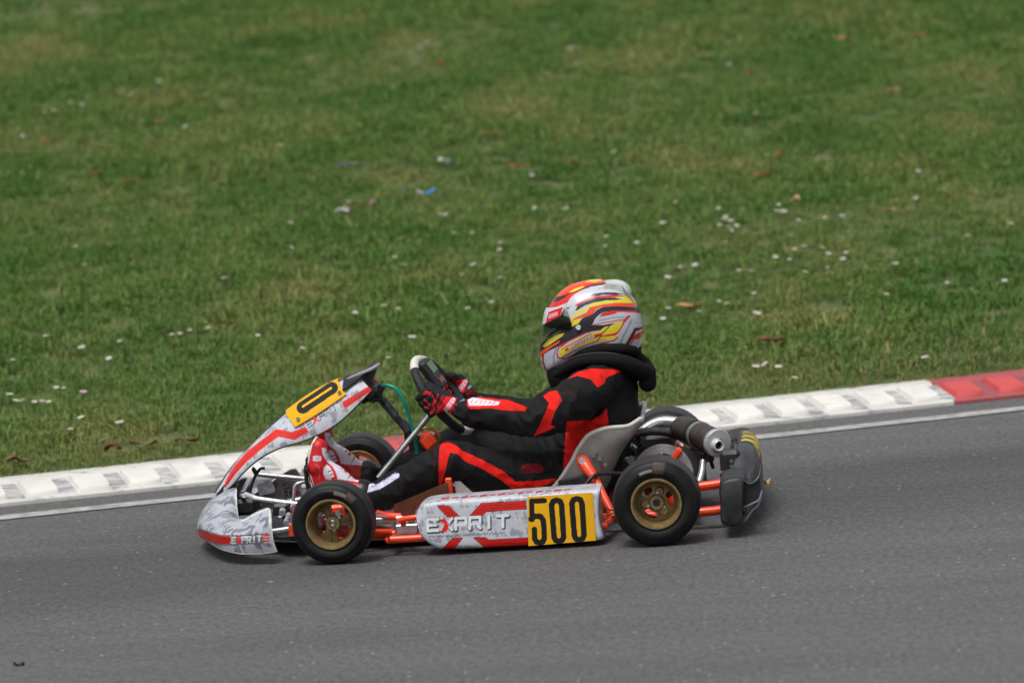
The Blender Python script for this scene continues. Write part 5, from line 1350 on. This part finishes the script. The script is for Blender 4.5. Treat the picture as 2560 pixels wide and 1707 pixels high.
# ---- boots on the pedals
def shoe(s):
    g_ = (lambda p: p) if s < 0 else (lambda p: mirr(p) + np.array([-.012, 0, .012]))
    heel = K(822, 1245, -.175); ball = K(796, 1165, -.175); toe = K(797, 1118, -.175); ank = K(882, 1238, -.185); top = K(905, 1232, -.188); ins = K(840, 1190, -.18)
    P = [capsule_g(heel, .038, ball, .041, 18, 6, .9, (0, 1, 0)), capsule_g(ball, .041, toe, .030, 18, 6, 1.1, (0, 1, 0)), capsule_g(heel, .040, ank, .046), capsule_g(ank, .046, top, .046), capsule_g(ank, .044, ins, .036), capsule_g(ins, .036, ball, .036)]
    P = [(np.array([g_(p) for p in V_]), [f[::-1] for f in F_] if s > 0 else F_) for V_, F_ in P]
    V, F, N = remesh(P, .0042, 4, .5, 1)
    Vr = V.copy()
    if s > 0: Vr = Vr - np.array([-.012, 0, .012])
    pr = Print(Vr, lin(198, 22, 26)); pr.zoom(730, 1060, 9.505)
    wt = lin(208, 204, 216); dr = lin(150, 14, 36)
    pr.poly(wt, [(700, 560), (800, 560), (860, 700), (1050, 860), (1220, 1010), (1400, 1150), (1300, 1330), (1080, 1300), (1040, 1130), (960, 1000), (820, 880), (720, 700)])
    pr.poly(wt, [(760, 1020), (830, 960), (900, 1010), (960, 1120), (1010, 1250), (900, 1330), (800, 1300), (730, 1150)])
    for a in range(6): pr.line(dr, [(800 + a * 95, 690 + a * 90), (860 + a * 95, 640 + a * 90), (890 + a * 95, 700 + a * 95)], 26)
    for a in range(3): pr.line(dr, [(850 + a * 50, 1130 + a * 75), (960 + a * 50, 1090 + a * 75)], 24)
    pr.poly(wt, [(490, 760), (600, 740), (700, 770), (690, 870), (600, 880), (500, 870)]); pr.line(lin(206, 60, 62), [(530, 800), (660, 800)], 12); pr.line(lin(206, 60, 62), [(530, 840), (660, 838)], 10)
    pr.line(lin(214, 96, 100), [(560, 940), (640, 1020), (670, 1130), (640, 1300)], 22)
    pr.poly(wt, [(1480, 1100), (1680, 1000), (1660, 1230), (1540, 1250), (1600, 1380), (1300, 1330), (1400, 1230)])
    pr.line(lin(200, 20, 24), [(1270, 1090), (1660, 900)], 70); pr.line(lin(200, 20, 24), [(1540, 1430), (1700, 1340)], 90)
    pr.poly(SUITB, [(1665 if s < 0 else 1600, 600), (3000, 600), (3000, 2400), (1500, 2400), (1560, 1600)])
    b = MO("racing_boot", V, F, SHOE, drv, True, pr.C)
    so_ = [g_(K(812 + 0, 1266, -.175)), g_(K(790, 1215, -.175)), g_(K(775, 1165, -.175)), g_(K(779, 1122, -.175)), g_(K(792, 1092, -.175))]
    MB().tube(so_, [.020, .023, .026, .025, .012], 14, 6, squash=.35).build("boot_sole", WHITEP if s < 0 else BLACKP, b)
    return b
shoe(-1); shoe(1)
for s in (-1, 1):
    g_ = (lambda p: p) if s < 0 else mirr
    mb = MB(); mb.tube([g_(K(776, 1140, -.19)), g_(K(768, 1150, -.19)), g_(K(776, 1162, -.19))], .007, 8, 3); mb.tube([g_(K(770, 1150, -.15)), g_(K(766, 1200, -.15)), g_(K(790, 1290, -.15))], .007, 8, 3)
    mb.tube([g_(K(766, 1168, -.21)), g_(K(766, 1176, -.12))], .009, 10); mb.build("pedal", BLACKP, kart)

# =========================================================================== SMALL THINGS ON THE GRASS
PETAL = mat("daisy_petal", (.58, .57, .58, 1), .6, 0, var=.12); PINK = mat("daisy_petal_pink", (.56, .44, .49, 1), .6, 0, var=.1)
CENTRE = mat("daisy_centre", (.70, .48, .04, 1), .7); STEM = mat("daisy_stem", (.07, .13, .03, 1), .6)
def daisy_mesh(m, n=13):
    V = []; F = []
    for k in range(n):
        a = 2 * PI * k / n; c, s_ = math.cos(a), math.sin(a); b = len(V)
        for r, w_, z in ((.003, .0012, 0), (.008, .0022, .0018), (.0125, .0018, .0012)):
            V += [(c * r - s_ * w_, s_ * r + c * w_, z), (c * r + s_ * w_, s_ * r - c * w_, z)]
        F += [(b, b + 1, b + 3, b + 2), (b + 2, b + 3, b + 5, b + 4)]
    me = bpy.data.meshes.new("petals"); me.from_pydata(V, [], F); me.materials.append(m); return me
dm = [daisy_mesh(PETAL), daisy_mesh(PINK)]
cmesh = bpy.data.meshes.new("daisy_centre"); v_, f_ = lathe_g([(.000, .0036), (.0025, .003), (.0038, .0003)], (0, 0, 0), (0, 0, 1), 8); cmesh.from_pydata([tuple(p) for p in v_], [], f_); cmesh.materials.append(CENTRE)
smesh = bpy.data.meshes.new("stem"); v_, f_ = tube_g([(0, 0, 0), (.002, .001, -.02), (0, 0, -.05)], .0009, 5); smesh.from_pydata([tuple(p) for p in v_], [], f_); smesh.materials.append(STEM)
q2 = 2560 / 2352
def Zr(x0, y0, k, pts): return [(x0 + a / k, y0 + b / k, w_, pk) for a, b, w_, pk in pts]
D_ = []
D_ += Zr(1640, 500, 3.92, [(200, 122, .9, 1), (620, 182, 1, 0), (690, 265, 1.1, 0), (680, 290, 1.2, 0), (740, 305, 1.2, 0), (630, 345, 1, 0), (720, 362, .9, 1), (798, 352, 1, 0), (750, 400, .9, 0), (70, 325, 1.2, 0), (1210, 145, .9, 1), (1255, 213, 1.5, 0), (1190, 205, 1, 0), (1660, 275, 1, 1), (1830, 256, 1.1, 0), (1405, 298, .8, 0), (690, 515, .8, 1), (1455, 555, 1.2, 0), (1365, 585, 1.1, 1), (1640, 568, 1.1, 0), (1700, 630, 1.1, 0), (1870, 618, 1, 1), (1840, 682, 1.1, 0), (1180, 660, 1.1, 0), (1315, 686, .9, 1), (390, 740, 1.1, 0), (245, 760, .8, 1), (125, 860, 1.3, 0), (820, 793, 1, 1), (940, 800, 1, 0), (1470, 807, 1, 0), (1690, 765, .8, 0), (970, 1020, 1, 0), (625, 1098, 1.2, 0), (700, 1120, .9, 0), (2265, 1028, 1, 0), (130, 1166, 1.1, 0), (2340, 730, .8, 0)])
D_ += Zr(1500, 500, 2.219, [(353, 185, 1.1, 0), (40, 260, 1.2, 0), (35, 312, 1, 0), (210, 295, 1.1, 0), (875, 688, 1.5, 0), (355, 718, 1.1, 0), (555, 678, 1, 0), (1755, 47, 1, 1), (2282, 188, 1.2, 0), (2045, 257, 1, 0), (1645, 412, 1, 0), (2248, 508, 1.2, 0), (1595, 583, 1, 0), (1805, 934, 1.2, 0), (870, 985, 1.3, 0), (918, 972, 1.3, 0), (995, 987, 1.3, 0), (1085, 1048, 1.1, 0), (1930, 518, .8, 1)])
D_ += Zr(0, 560, 1.8375, [(352, 150, 1, 1), (1035, 296, 1.2, 0), (795, 558, 1.1, 0), (832, 553, .9, 0), (958, 527, .9, 1), (878, 537, .8, 1), (1190, 562, .9, 0), (555, 588, .9, 0), (380, 616, 1.3, 0), (215, 563, 1, 1), (505, 668, 1.1, 0), (65, 674, 1, 0), (50, 833, 1.3, 0), (388, 822, 1.3, 1), (265, 802, 1, 0), (298, 804, .9, 0), (80, 862, 1.2, 0), (105, 862, 1.1, 0), (165, 868, 1, 0), (200, 865, 1.1, 1), (230, 868, .9, 0), (378, 940, 1.2, 0), (555, 963, 1.5, 0), (330, 995, 1.1, 0), (1637, 457, 1.1, 0), (1768, 424, 1.2, 0), (1833, 438, .9, 0), (1898, 569, 1.4, 0), (1788, 665, 1, 0), (2153, 436, 1, 0), (2262, 408, 1, 0), (2178, 234, 1.2, 0), (2125, 282, .8, 1), (2300, 295, .9, 0), (1817, 200, 1, 0), (1857, 235, .9, 1), (2090, 88, .9, 1), (2172, 88, .8, 0), (2303, 132, .9, 1), (2300, 166, .9, 0), (1340, 40, .9, 1), (1345, 155, .9, 0), (1395, 620, .9, 0), (395, 235, .9, 1)])
D_ += Zr(0, 0, 1.8375, [(736, 415, 1, 0), (600, 478, .9, 1), (380, 522, 1, 0), (330, 514, .9, 0), (254, 551, 1, 0), (207, 557, .9, 0), (854, 626, 1.2, 0), (1293, 713, 1, 0), (1590, 418, .9, 0), (108, 668, 1, 1), (1930, 256, 1, 0), (1962, 238, 1, 0), (787, 286, .8, 0)])
D_ += Zr(1280, 0, 1.8375, [(1122, 565, 1, 0), (470, 744, 1.1, 0), (95, 851, 1, 0), (1868, 832, 1, 0), (108, 1002, 1, 0), (250, 1005, 1, 0), (696, 1072, 1.2, 0), (1000, 338, .9, 0)])
def place(u, v): return GP(u, v)
def where(u, v):
    """a description by the nearest findable neighbour"""
    if u > 1560 and v > 860: return "above the white kerb right of the exhaust" if u < 2300 else "above the red kerb"
    if u > 1780 and 560 < v < 600 and u < 1870: return "in the bright cluster"
    if u < 380 and v > 960: return "near the kerb at far left"
    if u < 760 and v > 560: return "left of the front fairing"
    if 760 <= u < 1360 and v > 560: return "above the steering wheel"
    if u >= 1560 and v > 680: return "right behind the helmet"
    if u >= 1560 and v > 480: return "up the bank behind the helmet"
    if u < 760: return "high on the bank at left"
    if u < 1400: return "high around the litter"
    return "high on the bank at right"
ORD = "first second third fourth fifth sixth seventh eighth ninth tenth eleventh twelfth thirteenth fourteenth fifteenth sixteenth seventeenth eighteenth nineteenth twentieth".split()
NUM = "one two three four five six seven eight nine ten eleven twelve thirteen fourteen fifteen sixteen seventeen eighteen nineteen twenty".split()
def dkind(w_, pk): return "pinkish" if pk else ("large white" if w_ >= 1.3 else ("small faint" if w_ <= .9 else "white"))
fam = {}
for d_ in D_: fam.setdefault((dkind(d_[2], d_[3]), where(d_[0], d_[1])), []).append(d_)
for k_ in fam: fam[k_].sort(key=lambda q: q[0])
for (u, v, w_, pk) in D_:
    p = place(u, v); me = dm[pk]
    o = bpy.data.objects.new("daisy", None); COL.objects.link(o); o.empty_display_size = .02
    o.location = Vector(p) + Vector((0, -.010, .045)); o.scale = (w_ * .92, w_ * .68, w_ * .9)
    o.rotation_euler = (rng.uniform(.10, .40), rng.normal(0, .12), rng.uniform(0, 6))
    o.rotation_mode = 'XYZ'
    o.rotation_euler = (rng.uniform(.10, .42), rng.normal(0, .18), rng.normal(0, .3))
    ch = [("petals", me), ("flower_centre", cmesh), ("stem", smesh)]
    for nme, m_ in ch:
        c_ = bpy.data.objects.new(nme, m_); COL.objects.link(c_); c_.parent = o
    wh = where(u, v); kd = dkind(w_, pk); L_ = fam[(kd, wh)]; n_ = len(L_); i_ = L_.index((u, v, w_, pk))
    if n_ == 1: lb = "the only %s daisy %s" % (kd, wh)
    elif n_ == 2: lb = "%s of the two %s daisies %s" % (("left", "right")[i_], kd, wh)
    else: lb = "%s from left of %s %s daisies %s" % (ORD[i_], NUM[n_ - 1], kd, wh)
    tag(o, lb, "daisy", "%s daisies %s" % (kd, wh))

# crumpled litter and fallen leaves
def scrap(name, u, v, L, W, yaw, cols, label, cat, curl=.3, lift=.042, group=None, dx=None):
    c = place(u, v); n, m = 16, 7; G = []; r = np.random.default_rng(int(u * 7 + v))
    ph = r.uniform(0, 6, 4); ex = np.array([math.cos(yaw), math.sin(yaw), 0]); ey = np.array([-math.sin(yaw), math.cos(yaw), 0])
    for i in range(n):
        a = i / (n - 1) * 2 - 1; row = []
        for j in range(m):
            b = j / (m - 1) * 2 - 1; wv = math.sqrt(max(.02, 1 - a ** 4)) * (1 + .12 * math.sin(5 * a + ph[0]))
            p = ex * a * L / 2 + ey * (b * W / 2 * wv + .06 * W * math.sin(4 * a + ph[1]))
            z = curl * W * (.5 * math.sin(3 * a + ph[2]) + .45 * math.sin(4 * b + 3 * a + ph[3]) + .5 * b * b)
            row.append(p + np.array([0, 0, z]))
        G.append(row)
    V, F = sheet_g(G, .0008); V = V + c + np.array([0, -.01, lift + .3 * W * .5])
    k = len(cols); idx = np.clip(((V - c) @ ex / L + .5) * k, 0, k - .01).astype(int); C = np.array([cols[i][:3] for i in idx])
    o = MO(name, V, F, MATS.get("litter_print") or mat("litter_print", rough=.5, attr=True, var=.12, vscale=80), None, True, C)
    o.data.transform(Matrix.Translation(-Vector(c))); o.location = Vector(c)
    return tag(o, label, cat, group)
BL, BL2, WT = lin(58, 132, 190), lin(20, 70, 130), lin(216, 212, 216)
Y4 = lambda a, b: (800 + a / 5.88, 400 + b / 5.88)
scrap("sweet_wrapper", *Y4(1580, 630), .085, .024, .18, [WT, WT, BL, BL, BL, lin(90, 160, 210)], "bright blue crumpled wrapper with a white end lying in the grass", "wrapper", .5)
scrap("sweet_wrapper", *Y4(1270, 565), .035, .008, -.35, [BL, BL2], "small thin dark blue scrap left of the bright blue wrapper", "litter", .3)
scrap("paper_scrap", *Y4(1850, 160), .062, .022, .22, [WT, WT, WT, BL], "white scrap with a blue tip above the bright blue wrapper", "litter", .5)
scrap("ribbon", *Y4(500, 200), .155, .010, .12, [lin(70, 66, 150), lin(80, 70, 160), lin(210, 200, 180), lin(90, 130, 120), lin(70, 120, 120)], "long thin violet and white ribbon strip in the grass", "ribbon", .4)
scrap("paper_scrap", *Y4(340, 895), .060, .020, .05, [WT, WT, lin(200, 196, 200)], "largest crumpled white paper scrap, lowest of the litter", "litter", .6)
scrap("paper_scrap", *Y4(450, 835), .058, .010, -.1, [lin(196, 180, 120), lin(186, 160, 90), lin(180, 100, 110)], "thin yellow and pink strip above the white paper scrap", "litter", .5)
scrap("paper_scrap", *Y4(415, 760), .026, .014, 0, [lin(190, 186, 170)], "small pale paper bit above the yellow strip", "litter", .4)
scrap("paper_scrap", *Y4(790, 770), .034, .018, .1, [lin(200, 120, 150), lin(200, 196, 170)], "small pale scrap with a pink corner below the wrapper", "litter", .4)
scrap("paper_scrap", *Y4(1840, 945), .046, .016, .1, [WT, WT, lin(200, 120, 120)], "white scrap with red tip right below the bright blue wrapper", "litter", .4)
for (x, y, L, W, yaw, c, lb) in (
    (0 + 2250 / 1.8375, 642 / 1.8375, .065, .012, 0, lin(196, 110, 60), "orange brown leaf on the bank straight above the helmet"),
    (1280 + 40 / 1.8375, 790 / 1.8375, .10, .010, .25, lin(206, 110, 30), "long curved bright orange leaf right of the litter"),
    (1280 + 285 / 1.8375, 775 / 1.8375, .06, .014, -.5, lin(190, 110, 40), "orange leaf just right of the long curved orange leaf"),
    (1280 + 545 / 1.8375, 748 / 1.8375, .06, .010, 0, lin(170, 100, 40), "thin orange leaf in the upper middle of the bank"),
    (600 / 1.8375, 862 / 1.8375, .085, .010, 0, lin(180, 96, 36), "long orange leaf on the bank at the left"),
    (738 / 1.8375, 590 / 1.8375, .04, .018, 0, lin(196, 150, 110), "pale tan leaf high on the left of the bank"),
    (217 / 1.8375, 685 / 1.8375, .04, .018, 0, lin(190, 140, 84), "pale orange leaf near the left edge of the bank"),
    (2023 / 1.8375, 318 / 1.8375, .034, .018, 0, lin(200, 90, 50), "small reddish leaf high in the middle of the bank"),
    (1280 + 1530 / 1.8375, 210 / 1.8375, .08, .022, .1, lin(190, 140, 100), "large tan leaf high on the right of the bank"),
    (1280 + 1880 / 1.8375, 190 / 1.8375, .055, .018, 0, lin(184, 110, 90), "brown pink leaf high near the right edge"),
    (1280 + 1750 / 1.8375, 443 / 1.8375, .065, .016, 0, lin(206, 160, 130), "pale leaf on the right of the bank"),
    (1280 + 285 / 1.8375, 256 / 1.8375, .07, .018, 0, lin(196, 170, 160), "pale pinkish scrap leaf high in the middle right"),
    (1280 + 1090 / 1.8375, 366 / 1.8375, .035, .016, 0, lin(150, 60, 40), "dark red brown leaf in the upper middle right"),
    (1280 + 1150 / 1.8375, 836 / 1.8375, .07, .016, -.1, lin(170, 96, 50), "brown leaf with long stalk above the daisy patch"),
    (1280 + 1225 / 1.8375, 742 / 1.8375, .05, .014, 0, lin(180, 110, 50), "orange brown leaf above the leaf with long stalk"),
    (1640 + 1370 / 3.92, 500 + 75 / 3.92, .045, .030, -.3, lin(204, 176, 130), "pale cream curled leaf beside the daisy patch"),
    (1640 + 2300 / 3.92, 500 + 168 / 3.92, .055, .018, .3, lin(180, 150, 96), "tan leaf right of the daisy patch"),
    (1640 + 330 / 3.92, 500 + 1120 / 3.92, .11, .030, .25, lin(184, 140, 90), "big tan curled leaf right behind the helmet"),
    (1500 + 960 / 2.219, 500 + 820 / 2.219, .11, .026, -.05, lin(110, 60, 30), "dark rust brown leaf above the kerb behind the driver"),
    (835 / 2.94, 1050 + 265 / 2.94, .06, .030, 0, lin(92, 44, 28), "dark red leaf above the kerb ahead of the kart"),
    (1060 / 2.94, 1050 + 230 / 2.94, .10, .022, 0, lin(118, 96, 66), "tan brown leaf right of the dark red leaf by the kerb"),
    (1380 / 2.94, 1050 + 205 / 2.94, .09, .022, 0, lin(104, 82, 54), "brown leaf by the kerb just ahead of the fairing"),
    (140 / 2.94, 1050 + 355 / 2.94, .08, .024, 0, lin(106, 74, 48), "brown leaf on the kerb edge at the far left"),
    (440 / 1.8375, 832 / 1.8375, .045, .016, 0, lin(150, 80, 40), "rust leaf above the long orange leaf at the left")):
    scrap("fallen_leaf", x, y, L, W, yaw, [c, tuple(np.array(c) * .85)], lb, "leaf", .5, .030, "fallen leaves on the bank")
def road_bit(name, u, v, L, W, c, lb, cat, z=.006):
    p = RP(u, v); o = scrap(name, 1000, 500, L, W, .2, [c], lb, cat, .4, 0.0); o.location = Vector((p[0], p[1], z)); return o
road_bit("dead_leaf", 90 / 1.8375, 1240 + 776 / 1.8375, .032, .022, lin(40, 26, 22), "small dark dead leaf on the asphalt in the lower left corner", "leaf", .0)
road_bit("dead_leaf", 1650 + 1400 / 5.225, 1030 + 925 / 5.225, .022, .030, lin(214, 174, 112), "pale yellow leaf on the asphalt behind the rear bumper", "leaf", .0)
road_bit("straw_bit", 1240 / 1.8375, 1240 + 391 / 1.8375, .034, .006, lin(170, 140, 110), "tan straw bit on the asphalt in front of the front wheel", "straw", .0)
